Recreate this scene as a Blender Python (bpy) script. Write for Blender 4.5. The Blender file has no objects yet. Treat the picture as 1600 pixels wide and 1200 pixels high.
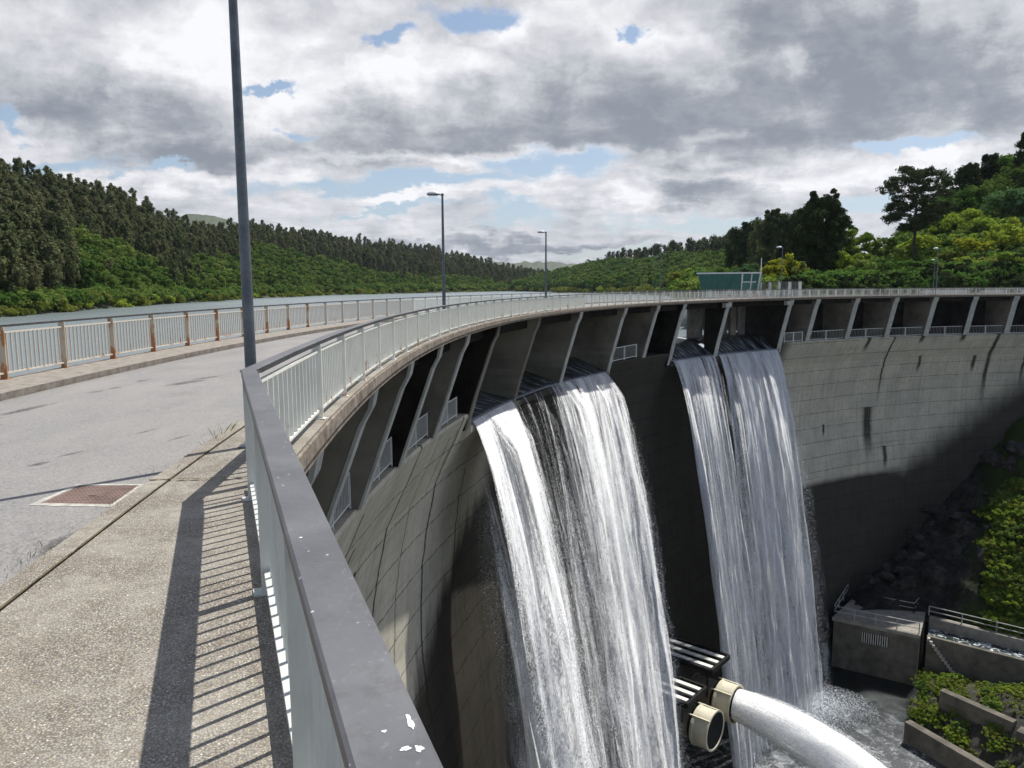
import bpy, math, random
import numpy as np
from math import sin, cos, pi, radians as rad
from mathutils import Vector, Matrix
random.seed(7); rng = np.random.default_rng(7)
sc = bpy.context.scene
COL = sc.collection
# ------------------------------------------------------------------ camera
F, PITCH, ROLL, EYE = 1186.0, rad(7.395), rad(0.26), 1.7
cam = bpy.data.cameras.new('camera'); camo = bpy.data.objects.new('camera', cam); COL.objects.link(camo)
cam.lens = 36*F/1600; cam.sensor_width = 36; cam.clip_end = 30000; cam.clip_start = .05
camo.matrix_world = Matrix.Translation((0, 0, EYE)) @ Matrix.Rotation(pi/2-PITCH, 4, 'X') @ Matrix.Rotation(-ROLL, 4, 'Z')
sc.camera = camo
CX, CY = 102.4, 17.5          # centre of the arch in plan
def A(R, ang, z=0.0):
    return (CX+R*cos(rad(ang)), CY+R*sin(rad(ang)), z)
def ray(px, py):
    u, v = px-800, py-600
    c, s = cos(ROLL), sin(ROLL)
    X = c*u-s*v; Y = s*u+c*v
    return X, F*cos(PITCH)-Y*sin(PITCH), -(Y*cos(PITCH)+F*sin(PITCH))
def P(px, py, D):             # the point seen at a place of the photo, at horizontal distance D
    x, y, z = ray(px, py); t = D/math.hypot(x, y)
    return Vector((x*t, y*t, EYE+z*t))
def G(px, py, z):
    x, y, w = ray(px, py); t = (z-EYE)/w
    return Vector((x*t, y*t, z))
def proj(p):
    x, y, z = p[0], p[1], p[2]-EYE
    D = y*cos(PITCH)-z*sin(PITCH); Yv = -(z*cos(PITCH)+y*sin(PITCH))
    if D <= .1: return (-9999, -9999)
    u, v = F*x/D, F*Yv/D
    c, s = cos(ROLL), sin(ROLL)
    return 800+c*u+s*v, 600-s*u+c*v
def lerp(a, b, t): return a+(b-a)*t
def interp(x, pts):
    return float(np.interp(x, [p[0] for p in pts], [p[1] for p in pts]))
# ------------------------------------------------------------------ mesh helpers
class MB:
    def __init__(s): s.v = []; s.f = []; s.uv = []
    def quad(s, a, b, c, d, uv=None):
        i = len(s.v); s.v += [tuple(a), tuple(b), tuple(c), tuple(d)]; s.f.append((i, i+1, i+2, i+3))
        s.uv.append(uv)
    def poly(s, pts):
        i = len(s.v); s.v += [tuple(p) for p in pts]; s.f.append(tuple(range(i, i+len(pts)))); s.uv.append(None)
    def hexa(s, b, t):        # bottom ring of 4, top ring of 4
        i = len(s.v); s.v += [tuple(p) for p in b]+[tuple(p) for p in t]
        for f in ((3,2,1,0),(4,5,6,7),(0,1,5,4),(1,2,6,5),(2,3,7,6),(3,0,4,7)):
            s.f.append(tuple(i+k for k in f)); s.uv.append(None)
    def box(s, c, sx, sy, sz, rz=0.0):     # c = centre of the bottom
        ca, sa = cos(rz), sin(rz); ring = []
        for x, y in ((-sx/2,-sy/2),(sx/2,-sy/2),(sx/2,sy/2),(-sx/2,sy/2)):
            ring.append((c[0]+x*ca-y*sa, c[1]+x*sa+y*ca))
        s.hexa([(x,y,c[2]) for x,y in ring], [(x,y,c[2]+sz) for x,y in ring])
    def bar(s, a, b, w, h, up=(0,0,1)):    # rectangular bar from a to b, w wide, h high (centred)
        a, b = Vector(a), Vector(b); d = (b-a).normalized(); sd = d.cross(Vector(up))
        if sd.length < 1e-4: sd = d.cross(Vector((1,0,0)))
        sd.normalize(); u = sd.cross(d)
        q = [(-w/2,-h/2),(w/2,-h/2),(w/2,h/2),(-w/2,h/2)]
        s.hexa([a+sd*x+u*y for x,y in q], [b+sd*x+u*y for x,y in q])
    def tube(s, pts, rs, n=10, cap=True):
        base = len(s.v); pts = [Vector(p) for p in pts]
        for k, p in enumerate(pts):
            d = (pts[min(k+1,len(pts)-1)]-pts[max(k-1,0)]).normalized()
            a = d.cross(Vector((.13,.21,1))) 
            if a.length < .05: a = d.cross(Vector((1,0,0)))
            a.normalize(); b = d.cross(a)
            for j in range(n):
                t = 2*pi*j/n; s.v.append(tuple(p+(a*cos(t)+b*sin(t))*rs[k]))
        for k in range(len(pts)-1):
            for j in range(n):
                s.f.append((base+k*n+j, base+k*n+(j+1)%n, base+(k+1)*n+(j+1)%n, base+(k+1)*n+j)); s.uv.append(None)
        if cap:
            s.f.append(tuple(base+j for j in range(n))[::-1]); s.uv.append(None)
            s.f.append(tuple(base+(len(pts)-1)*n+j for j in range(n))); s.uv.append(None)
    def sweep(s, sec, angs, closed=True):  # section [(R,z)] swept round the arch centre; uv = metres
        per = [0]
        for k in range(1, len(sec)+1):
            p, q = sec[k-1], sec[k % len(sec)]; per.append(per[-1]+math.hypot(p[0]-q[0], p[1]-q[1]))
        n = len(sec); base = len(s.v)
        for a in angs:
            for R, z in sec: s.v.append(A(R, a, z))
        m = n if closed else n-1
        for i in range(len(angs)-1):
            for k in range(m):
                k2 = (k+1) % n
                s.f.append((base+i*n+k, base+i*n+k2, base+(i+1)*n+k2, base+(i+1)*n+k))
                u0, u1 = rad(angs[i])*107, rad(angs[i+1])*107
                s.uv.append(((u0,per[k]),(u0,per[k+1]),(u1,per[k+1]),(u1,per[k])))
        if closed:
            s.f.append(tuple(base+k for k in range(n))); s.uv.append(None)
            s.f.append(tuple(base+(len(angs)-1)*n+k for k in range(n))[::-1]); s.uv.append(None)
    def mesh(s, name, mat, smooth=False, origin=None):
        me = bpy.data.meshes.new(name)
        v = np.array(s.v, dtype=np.float64)
        if origin is not None: v = v-np.array(origin)
        me.from_pydata(v.tolist(), [], s.f)
        if any(u is not None for u in s.uv):
            uvl = me.uv_layers.new(name='UVMap'); k = 0
            for f, u in zip(s.f, s.uv):
                for j in range(len(f)):
                    if u is not None: uvl.data[k].uv = u[j]
                    k += 1
        if mat: me.materials.append(mat)
        if smooth: me.shade_smooth()
        me.update(); return me
    def build(s, name, mat, parent=None, smooth=False, loc=None):
        # vertices are given in world space; the object gets loc as its origin (or its parent's)
        org = Vector(loc) if loc is not None else (Vector(parent['org']) if parent is not None and 'org' in parent else Vector((0,0,0)))
        me = s.mesh(name, mat, smooth, origin=tuple(org))
        o = bpy.data.objects.new(name, me); COL.objects.link(o)
        if parent is not None:
            o.parent = parent; o.location = org-Vector(parent['org']) if 'org' in parent else org
        else: o.location = org
        o['org'] = tuple(org)
        return o
ORGS = []
def tag(o, label=None, cat=None, group=None, kind=None):
    if label: o['label'] = label
    if cat: o['category'] = cat
    if group: o['group'] = group
    if kind: o['kind'] = kind
    return o
def thing(name, loc, label, cat, group=None):
    o = bpy.data.objects.new(name, None); COL.objects.link(o); o.location = loc; o['org'] = tuple(loc)
    o.empty_display_size = .3
    return tag(o, label, cat, group)
def from_arrays(name, verts, faces_flat, nper, mat, attr=None):
    me = bpy.data.meshes.new(name); nv = len(verts); nf = len(faces_flat)//nper
    me.vertices.add(nv); me.vertices.foreach_set('co', np.asarray(verts, dtype=np.float32).ravel())
    me.loops.add(len(faces_flat)); me.loops.foreach_set('vertex_index', np.asarray(faces_flat, dtype=np.int32))
    me.polygons.add(nf); me.polygons.foreach_set('loop_start', np.arange(0, nf*nper, nper, dtype=np.int32))
    me.polygons.foreach_set('loop_total', np.full(nf, nper, dtype=np.int32))
    me.update(calc_edges=True)
    if attr is not None:
        a = me.attributes.new('tone', 'FLOAT', 'FACE'); a.data.foreach_set('value', np.asarray(attr, dtype=np.float32))
    me.materials.append(mat); return me
# ------------------------------------------------------------------ node helpers
class NT:
    def __init__(s, name=None, tree=None):
        if tree is None:
            s.m = bpy.data.materials.new(name); s.m.use_nodes = True; tree = s.m.node_tree
        s.t = tree; s.t.nodes.clear()
    def n(s, typ, ins=None, **props):
        nd = s.t.nodes.new(typ)
        for k, v in props.items(): setattr(nd, k, v)
        for k, v in (ins or {}).items(): s.set(nd.inputs[k], v)
        return nd
    def set(s, sock, v):
        if isinstance(v, bpy.types.NodeSocket): s.t.links.new(v, sock)
        elif v is not None:
            if sock.type == 'RGBA' and len(v) == 3: v = (*v, 1)
            sock.default_value = v
    def math(s, op, a, b=None, c=None, clamp=False):
        nd = s.n('ShaderNodeMath', operation=op, use_clamp=clamp); s.set(nd.inputs[0], a)
        if b is not None: s.set(nd.inputs[1], b)
        if c is not None: s.set(nd.inputs[2], c)
        return nd.outputs[0]
    def vmath(s, op, a, b=None, scale=None):
        nd = s.n('ShaderNodeVectorMath', operation=op); s.set(nd.inputs[0], a)
        if b is not None: s.set(nd.inputs[1], b)
        if scale is not None: s.set(nd.inputs[3], scale)
        return nd.outputs['Value'] if op in ('LENGTH','DOT_PRODUCT','DISTANCE') else nd.outputs[0]
    def rng(s, v, a, b, c=0.0, d=1.0, smooth=False):
        nd = s.n('ShaderNodeMapRange', {'Value': v, 'From Min': a, 'From Max': b, 'To Min': c, 'To Max': d})
        if smooth: nd.interpolation_type = 'SMOOTHSTEP'
        return nd.outputs[0]
    def mix(s, f, a, b, blend='MIX'):
        nd = s.n('ShaderNodeMix', data_type='RGBA', blend_type=blend)
        s.set(nd.inputs[0], f); s.set(nd.inputs[6], a); s.set(nd.inputs[7], b); return nd.outputs[2]
    def noise(s, vec, scale, detail=4, rough=.55, dist=0.0, dim='3D'):
        return s.n('ShaderNodeTexNoise', {'Vector': vec, 'Scale': scale, 'Detail': detail, 'Roughness': rough, 'Distortion': dist}, noise_dimensions=dim).outputs['Fac']
    def xyz(s, v):
        nd = s.n('ShaderNodeSeparateXYZ', {0: v}); return nd.outputs
    def comb(s, x=0.0, y=0.0, z=0.0): return s.n('ShaderNodeCombineXYZ', {0: x, 1: y, 2: z}).outputs[0]
    def bump(s, h, strength=.3, dist=.02, normal=None):
        return s.n('ShaderNodeBump', {'Height': h, 'Strength': strength, 'Distance': dist, 'Normal': normal}).outputs[0]
    def bsdf(s, col, rough=.8, metal=0.0, normal=None, **kw):
        nd = s.n('ShaderNodeBsdfPrincipled', {'Base Color': col, 'Roughness': rough, 'Metallic': metal, 'Normal': normal})
        for k, v in kw.items(): s.set(nd.inputs[k], v)
        return nd.outputs[0]
    def out(s, sh, vol=None):
        o = s.n('ShaderNodeOutputMaterial'); 
        if sh is not None: s.t.links.new(sh, o.inputs['Surface'])
        if vol is not None: s.t.links.new(vol, o.inputs['Volume'])
        return getattr(s, 'm', None)
    def obj(s): return s.n('ShaderNodeTexCoord').outputs['Object']
    def uv(s): return s.n('ShaderNodeTexCoord').outputs['UV']
    def pos(s): return s.n('ShaderNodeNewGeometry').outputs['Position']
    def orand(s): return s.n('ShaderNodeObjectInfo').outputs['Random']
def simple(name, c1, c2, scale=3, rough=.7, metal=0, bump=.2, bscale=60, spec=.5):
    t = NT(name); p = t.pos()
    n1 = t.noise(p, scale, 6, .65); n2 = t.noise(p, bscale, 4)
    col = t.mix(t.rng(n1, .35, .65), c1, c2)
    return t.out(t.bsdf(col, rough, metal, t.bump(n2, bump, .01), **{'Specular IOR Level': spec}))
# ------------------------------------------------------------------ materials
M = {}
def mk_pavement():
    t = NT('exposed_aggregate'); p = t.pos()
    pw = t.vmath('ADD', p, t.vmath('MULTIPLY', t.n('ShaderNodeTexNoise', {'Vector': p, 'Scale': 40.0, 'Detail': 3}).outputs['Color'], (.003,.003,.003)))
    v = t.n('ShaderNodeTexVoronoi', {'Vector': pw, 'Scale': 105.0, 'Randomness': 1.0})
    v2 = t.n('ShaderNodeTexVoronoi', {'Vector': t.vmath('ADD', p, (3.1,7.7,1.3)), 'Scale': 140.0})
    d = v.outputs['Distance']; rnd = t.xyz(v.outputs['Color'])[0]; rnd2 = t.xyz(v2.outputs['Color'])[1]
    stone = t.mix(rnd2, (.20,.18,.14), (.46,.425,.345))
    stone = t.mix(t.rng(rnd, .90, .96), stone, (.74,.69,.60))
    stone = t.mix(t.rng(t.xyz(v2.outputs['Color'])[0], .62, .8), stone, (.34,.275,.20)); stone = t.mix(t.rng(t.xyz(v2.outputs['Color'])[2], .70, .9), stone, (.20,.20,.21))
    big = t.noise(p, 1.3, 5, .6); mid = t.noise(p, 9, 4, .6)
    huge = t.noise(p, .9, 3, .5)
    gap = t.rng(d, .35, .62)
    col = t.mix(t.math('MULTIPLY', gap, .9), stone, (.085,.07,.055)); col = t.mix(t.rng(huge, .42, .6, .22, 0), col, (.23,.20,.155))
    col = t.mix(t.rng(big, .42, .70, 0, .5), col, (.43,.405,.345))
    col = t.mix(t.rng(mid, .5, .75, 0, .6), col, (.13,.10,.07))
    sp = t.n('ShaderNodeTexVoronoi', {'Vector': p, 'Scale': 2.1})
    wp = t.math('MULTIPLY', t.rng(t.math('ADD', sp.outputs['Distance'], t.math('MULTIPLY', t.noise(p, 30, 3), .12)), .10, .13, 1, 0), t.math('GREATER_THAN', t.xyz(sp.outputs['Color'])[0], .86))
    col = t.mix(t.math('MULTIPLY', wp, .6), col, (.62,.60,.55))
    h = t.math('ADD', t.math('MULTIPLY', d, -1.0), t.math('MULTIPLY', mid, .8))
    return t.out(t.bsdf(col, t.rng(rnd, 0, 1, .55, .9), 0, t.bump(h, .5, .006)))
M['pavement'] = mk_pavement()
SCUFF = []
for _p in ((290,598,.9,.25,1.2),(325,590,.6,.18,1.2),(222,595,.35,.12,1.3),(180,606,.3,.1,1.3),(62,725,.22,.10,1.2),(112,709,.25,.05,1.2),(228,674,.35,.06,1.3),(280,684,.35,.05,1.3),(95,850,.16,.40,0),(150,612,.3,.08,1.3),(40,640,.9,.16,1.5)):
    _g = G(_p[0], _p[1], -.12); SCUFF.append((_g.x, _g.y, _p[2], _p[3], _p[4]))
def mk_road():
    t = NT('worn_asphalt'); p = t.pos(); x = t.xyz(p)
    fine = t.noise(p, 150, 3, .6); mid = t.noise(p, 7, 5, .6); big = t.noise(p, .45, 4, .6)
    col = t.mix(t.rng(fine, .35, .65), (.165,.16,.155), (.255,.25,.24))
    col = t.mix(t.rng(big, .4, .65, 0, .5), col, (.265,.25,.24))
    col = t.mix(t.rng(mid, .55, .8, 0, .35), col, (.15,.145,.14))
    # tangential cracks and tar-dark scuffs
    dx = t.math('SUBTRACT', x[0], CX); dy = t.math('SUBTRACT', x[1], CY)
    R = t.math('SQRT', t.math('ADD', t.math('MULTIPLY', dx, dx), t.math('MULTIPLY', dy, dy)))
    an = t.math('MULTIPLY', t.math('ARCTAN2', dy, dx), 108)
    q = t.comb(t.math('MULTIPLY', R, 1.0), t.math('MULTIPLY', an, .28), 0)
    c = t.noise(q, 2.3, 6, .75, 1.5)
    m2 = t.noise(t.comb(R, t.math('MULTIPLY', an, .4), 3.3), .75, 2, .5)
    crack = t.math('MULTIPLY', t.rng(t.math('ABSOLUTE', t.math('SUBTRACT', c, .5)), 0, .02, 1, 0), t.rng(m2, .56, .66))
    col = t.mix(t.math('MULTIPLY', crack, .75), col, (.08,.078,.075))
    ms = None
    for (X_, Y_, rx, ry, ro) in SCUFF:
        v = t.vmath('SUBTRACT', p, (X_, Y_, 0)); v = t.n('ShaderNodeVectorRotate', {'Vector': v, 'Angle': -ro}, rotation_type='Z_AXIS').outputs[0]
        v = t.vmath('MULTIPLY', v, (1/rx, 1/ry, 0)); m_ = t.rng(t.vmath('LENGTH', v), .3, 1.1, 1, 0); ms = m_ if ms is None else t.math('MAXIMUM', ms, m_)
    sn = t.noise(t.comb(t.math('MULTIPLY', R, 1.0), t.math('MULTIPLY', an, .3), 7), 5, 7, .8, 1.0)
    col = t.mix(t.math('MULTIPLY', t.rng(t.math('ADD', t.math('MULTIPLY', ms, .35), sn), .66, .76), t.math('MULTIPLY', ms, .9)), col, (.055,.052,.05))
    agg = t.n('ShaderNodeTexVoronoi', {'Vector': p, 'Scale': 75.0}); ar = t.xyz(agg.outputs['Color'])[0]
    col = t.mix(t.rng(ar, .75, 1, 0, .55), col, (.36,.34,.32)); col = t.mix(t.rng(ar, .22, 0, 0, .55), col, (.07,.065,.06))
    pat = t.noise(q, .9, 5, .7); col = t.mix(t.rng(pat, .52, .62, 0, .35), col, (.285,.265,.25)); col = t.mix(t.rng(pat, .45, .36, 0, .3), col, (.15,.142,.135))
    # dirt gathered along the two kerbs
    dirt = t.math('ADD', t.math('MULTIPLY', mid, .55), t.math('MINIMUM', t.math('SUBTRACT', R, 106.15), t.math('SUBTRACT', 110.85, R)))
    col = t.mix(t.rng(dirt, .28, .46, .65, 0), col, (.15,.125,.10))
    return t.out(t.bsdf(col, .85, 0, t.bump(t.math('ADD', fine, t.math('MULTIPLY', mid, .4)), .5, .006)))
M['road'] = mk_road()
M['kerb'] = simple('kerb_concrete', (.17,.145,.12), (.30,.27,.235), 5, .9, 0, .8, 45)
M['fascia'] = simple('weathered_edge_concrete', (.10,.078,.06), (.25,.21,.165), 4.5, .92, 0, 1.0, 14)
M['pale_concrete'] = simple('pale_concrete', (.30,.285,.25), (.50,.48,.43), 9, .85, 0, .4, 40)
def mk_moss():
    t = NT('mossy_joint'); p = t.pos(); a = t.noise(p, 6, 5, .7); b = t.noise(p, 60, 4, .7)
    col = t.mix(t.rng(b, .35, .65), (.035,.028,.018), (.10,.08,.05)); col = t.mix(t.rng(a, .50, .62), col, t.mix(b, (.10,.11,.02), (.26,.20,.05)))
    return t.out(t.bsdf(col, 1, 0, t.bump(b, .9, .01)))
M['moss'] = mk_moss()
M['cover'] = simple('rusty_steel_cover', (.13,.085,.07), (.21,.14,.115), 6, .7, .2, .6, 90)
M['moss'] = simple('moss_line', (.07,.055,.03), (.17,.13,.07), 14, 1, 0, .8, 60)
def mk_top():
    t = NT('dull_grey_handrail'); p = t.pos()
    a = t.noise(p, 2.5, 4, .5); b = t.noise(p, 60, 5, .6)
    v = t.n('ShaderNodeTexVoronoi', {'Vector': t.vmath('MULTIPLY', p, (1.0,.75,1.0)), 'Scale': 38.0})
    s1 = t.math('MULTIPLY', t.rng(t.math('ADD', v.outputs['Distance'], t.math('MULTIPLY', t.math('SUBTRACT', b, .5), .5)), .09, .15, 1, 0), t.math('GREATER_THAN', t.xyz(v.outputs['Color'])[0], .9))
    col = t.mix(t.rng(a, .3, .7), (.088,.090,.098), (.145,.147,.155))
    col = t.mix(t.rng(b, .60, .75, 0, .4), col, (.28,.28,.285))
    sc_ = t.noise(t.vmath('MULTIPLY', p, (60, 7, 1)), 1.0, 3, .6); col = t.mix(t.rng(sc_, .66, .72, 0, .35), col, (.24,.24,.25))
    gr = t.noise(p, 11, 6, .75); col = t.mix(t.rng(gr, .52, .68, 0, .5), col, (.075,.072,.070))
    col = t.mix(t.math('MULTIPLY', s1, .6), col, (.70,.70,.68))
    return t.out(t.bsdf(col, t.rng(a, .3, .7, .42, .6), .15, t.bump(b, .15, .004)))
M['handrail'] = mk_top()
M['dropping'] = simple('bird_dropping', (.72,.73,.72), (.85,.86,.85), 40, .8, 0, .3, 120)
M['dark_rail2'] = simple('grey_brown_channel', (.11,.10,.095), (.17,.16,.15), 6, .6, .2, .2, 80)
M['dark_rail'] = simple('dark_steel', (.05,.052,.055), (.10,.10,.10), 6, .5, .4, .2, 80)
def mk_white(name, base, dirt, rustamt, lo=.0):
    t = NT(name); p = t.pos(); x = t.xyz(p)
    a = t.noise(t.vmath('MULTIPLY', p, (1,1,.35)), 7, 6, .7); b = t.noise(p, 30, 4, .6)
    col = t.mix(t.rng(a, .45, .7, 0, .8), base, dirt)
    low = t.rng(x[2], .0, .45, .16, 0)
    k = t.math('ADD', t.noise(t.vmath('MULTIPLY', p, (1,1,.5)), 4.0, 5, .7), low)
    col = t.mix(t.rng(k, .66-rustamt, .74-rustamt), col, t.mix(b, (.30,.10,.03), (.46,.22,.09)))
    return t.out(t.bsdf(col, .5, 0, t.bump(b, .15, .004)))
M['white'] = mk_white('white_painted_steel', (.80,.80,.73), (.66,.64,.54), -.03)
M['clean_white'] = simple('weathered_white_paint', (.66,.66,.63), (.80,.80,.77), 3, .6, 0, .1, 20)
M['shaded_paint'] = mk_white('grey_shaded_paint', (.56,.58,.55), (.44,.45,.42), -.10)  # railing's white paint with the near side's shade put into the colour
M['rusty'] = mk_white('rust_streaked_paint', (.52,.46,.36), (.50,.40,.27), .165)
M['rusty2'] = mk_white('chalky_paint', (.58,.53,.45), (.54,.49,.41), .0)
M['galv'] = simple('galvanised_post', (.085,.10,.118), (.145,.165,.185), 6, .45, .55, .1, 60)
M['lamp_white'] = simple('lamp_shell', (.62,.66,.66), (.72,.75,.75), 5, .3, 0, .05, 40)
M['glass'] = simple('lamp_glass', (.10,.11,.12), (.14,.15,.16), 5, .1, 0, .02, 20)
M['white2'] = simple('white_render', (.62,.62,.60), (.74,.74,.72), 3, .8, 0, .2, 30)

def mk_dam(kind):
    """concrete with lift joints, shuttering boards, run-off streaks and the wet black stain round the spillways"""
    t = NT('dam_concrete_'+kind); p = t.pos(); x = t.xyz(p)
    dx = t.math('SUBTRACT', x[0], CX); dy = t.math('SUBTRACT', x[1], CY)
    ang = t.math('MULTIPLY', t.math('ARCTAN2', dy, dx), 180/pi)
    ang = t.math('ADD', ang, t.math('MULTIPLY', t.math('LESS_THAN', ang, 0.0), 360.0))
    u = t.math('MULTIPLY', ang, rad(107)); z = x[2]
    uz = t.comb(u, z, 0)
    n1 = t.noise(p, .35, 6, .65); n2 = t.noise(p, 2.5, 6, .7); n3 = t.noise(p, 22, 5, .65)
    vs = t.noise(t.comb(t.math('MULTIPLY', u, 2.2), t.math('MULTIPLY', z, .10), 0), 1.0, 6, .7)
    vs2 = t.noise(t.comb(t.math('MULTIPLY', u, 9), t.math('MULTIPLY', z, .35), 4), 1.0, 4, .7)
    hs = t.noise(t.comb(t.math('MULTIPLY', u, .06), t.math('MULTIPLY', z, 2.2), 9), 1.0, 4, .6)
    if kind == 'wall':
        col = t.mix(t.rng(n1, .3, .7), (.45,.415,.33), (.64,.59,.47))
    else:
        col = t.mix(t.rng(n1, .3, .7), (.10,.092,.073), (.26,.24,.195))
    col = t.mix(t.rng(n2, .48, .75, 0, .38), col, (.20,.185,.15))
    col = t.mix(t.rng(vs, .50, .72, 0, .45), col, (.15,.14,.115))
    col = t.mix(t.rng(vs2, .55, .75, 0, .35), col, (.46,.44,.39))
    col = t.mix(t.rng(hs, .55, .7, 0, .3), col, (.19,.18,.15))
    h = t.math('ADD', t.math('MULTIPLY', n3, .5), t.math('MULTIPLY', n2, .6))
    if kind == 'wall':
        warp = t.math('MULTIPLY', t.math('SUBTRACT', t.noise(p, .8, 4, .6), .5), .35)
        zz = t.math('ADD', z, warp)
        br = t.n('ShaderNodeTexBrick', {'Vector': t.comb(t.math('ADD', u, warp), zz, 0), 'Scale': 1.0, 'Brick Width': 3.9, 'Row Height': 2.15,
             'Mortar Size': .022, 'Mortar Smooth': .6, 'Color1': (0,0,0), 'Color2': (1,1,1), 'Mortar': (.5,.5,.5)}, offset=.37, squash=1.4)
        joint = br.outputs['Fac']; brc = t.xyz(br.outputs['Color'])[0]
        col = t.mix(t.math('MULTIPLY', brc, .25), col, (.36,.355,.325))
        row = t.rng(t.math('PINGPONG', zz, 1.075), 0, .075, 1, 0)
        jm = t.math('MULTIPLY', t.math('MAXIMUM', t.math('MULTIPLY', joint, .75), t.math('MULTIPLY', row, .9)), t.rng(n2, .3, .62, .2, 1))
        col = t.mix(jm, col, (.055,.05,.042))
        # individual black run-off streaks: (angle, half width m, top z, bottom z)
        streaks = [(169.0,.15,-4.9,-26,1.2),(176.6,.17,-6.8,-24,.7),(175.4,.22,-8.5,-13,.5),(173.2,.13,-4.6,-19,.5),(178.8,.3,-10,-16,.5),(177.4,.12,-5.2,-13,.5),(171.3,.05,-5,-24,1.4),(169.2,.11,-5.5,-8.5,.6),(169.9,.07,-5.6,-9,.5),
                   (179.4,.08,-6,-20,.6),(178.2,.16,-9,-13,.5),(165.9,.09,-9,-20,.9),
                   (103.2,.42,-6.3,-19,.8),(104.7,.40,-9.8,-13,.1),(110.6,.30,-9.5,-12.5,.3),(114.6,.22,-6.2,-17.5,1.3),(115.7,1.0,-17.2,-25.5,.3),(113.9,.45,-23.5,-27.5,-.5),
                   (117.6,.45,-6.2,-8.5,.5),(106.9,.5,-6.1,-7.6,.4),(111.4,.5,-6.1,-7.6,.4),(120.9,.25,-19,-21,.2),(125.9,.8,-20.5,-25,.3),(99.5,.3,-7,-16,.4)]
        wob = t.math('MULTIPLY', t.math('SUBTRACT', t.noise(t.comb(0, z, t.math('MULTIPLY', u, .05)), .6, 4, .6), .5), .8)
        tot = None
        for a, w, z1, z2, lean in streaks:
            cu = t.math('MULTIPLY_ADD', t.math('SUBTRACT', z, z1), 0.0, rad(107)*a)
            d = t.math('ABSOLUTE', t.math('SUBTRACT', t.math('ADD', u, wob), cu))
            m = t.math('MULTIPLY', t.rng(d, w*.5, w*1.25, 1, 0), t.rng(z, z2, z2+(z1-z2)*.45, 0, 1))
            m = t.math('MULTIPLY', m, t.math('LESS_THAN', z, z1))
            tot = m if tot is None else t.math('MAXIMUM', tot, m)
        tot = t.math('MULTIPLY', tot, t.rng(vs2, .25, .5, .55, 1))
        col = t.mix(t.math('MULTIPLY', tot, .92), col, (.018,.017,.015))
        # wet, algae-black zone round and below the two spillways, and the damp foot; the lower left also holds painted fall shadow
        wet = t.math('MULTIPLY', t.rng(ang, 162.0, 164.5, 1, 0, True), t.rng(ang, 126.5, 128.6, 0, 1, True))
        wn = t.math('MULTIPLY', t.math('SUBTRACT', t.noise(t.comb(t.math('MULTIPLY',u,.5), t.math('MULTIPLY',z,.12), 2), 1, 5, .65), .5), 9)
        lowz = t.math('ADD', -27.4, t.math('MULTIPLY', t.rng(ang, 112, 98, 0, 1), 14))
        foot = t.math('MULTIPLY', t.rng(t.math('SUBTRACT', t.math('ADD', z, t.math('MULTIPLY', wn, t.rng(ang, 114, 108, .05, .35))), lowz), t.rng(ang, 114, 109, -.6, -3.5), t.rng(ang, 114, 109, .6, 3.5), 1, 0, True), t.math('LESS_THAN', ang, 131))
        stain_shade_l = t.rng(t.math('SUBTRACT', t.math('ADD', z, t.math('MULTIPLY', wn, .7)), t.rng(ang, 164, 176, -11, -26.5)), -2.2, 1.2, 1, 0, True)  # lower left face: near fall's shadow painted in together with brown stain
        wm = t.math('MAXIMUM', wet, t.math('MAXIMUM', foot, t.math('MULTIPLY', stain_shade_l, t.math('GREATER_THAN', ang, 150))))
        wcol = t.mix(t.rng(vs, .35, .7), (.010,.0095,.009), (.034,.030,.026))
        wcol = t.mix(t.math('MULTIPLY', t.rng(ang, 166, 170, 0, .85), t.rng(n1, .38, .62)), wcol, (.034,.023,.015))  # brown stain, darkened to take in the fall's shadow
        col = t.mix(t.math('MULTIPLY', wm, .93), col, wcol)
        h = t.math('SUBTRACT', h, t.math('MULTIPLY', jm, 1.2))
        rough = t.rng(wm, 0, 1, .95, .75)
    else:
        rough = .9
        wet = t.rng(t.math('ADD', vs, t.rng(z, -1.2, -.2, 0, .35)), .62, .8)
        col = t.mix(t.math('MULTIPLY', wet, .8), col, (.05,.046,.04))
    return t.out(t.bsdf(col, rough, 0, t.bump(h, .55, .03), **{'Specular IOR Level': .12}))
M['dam'] = mk_dam('wall'); M['pier'] = mk_dam('pier'); M['pier_dark'] = simple('stain_and_shade_concrete', (.010,.009,.008), (.032,.028,.024), .7, .95, 0, .6, 12, .1)  # pier_dark: staining on some piers, plus bay shade painted in near-black
M['dark_conc'] = simple('damp_dark_concrete', (.10,.092,.08), (.19,.175,.15), 1.2, .85, 0, .6, 18)
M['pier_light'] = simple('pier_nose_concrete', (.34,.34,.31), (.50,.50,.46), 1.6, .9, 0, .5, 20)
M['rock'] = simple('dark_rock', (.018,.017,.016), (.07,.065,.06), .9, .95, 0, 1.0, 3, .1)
M['block'] = simple('intake_concrete', (.085,.078,.066), (.17,.155,.13), .6, .95, 0, .6, 14, .1)
M['deck_conc'] = simple('intake_roof_concrete', (.20,.185,.16), (.31,.29,.255), .9, .9, 0, .4, 14, .1)
M['steel_dark'] = simple('black_steel', (.008,.008,.008), (.022,.022,.022), 3, .8, 0, .2, 20, .15)
M['cream'] = simple('cream_painted_steel', (.50,.46,.33), (.62,.58,.45), 1.5, .5, 0, .15, 10)
M['slat'] = simple('pale_slats', (.55,.54,.50), (.70,.69,.65), 2, .5, 0, .15, 10)
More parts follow.
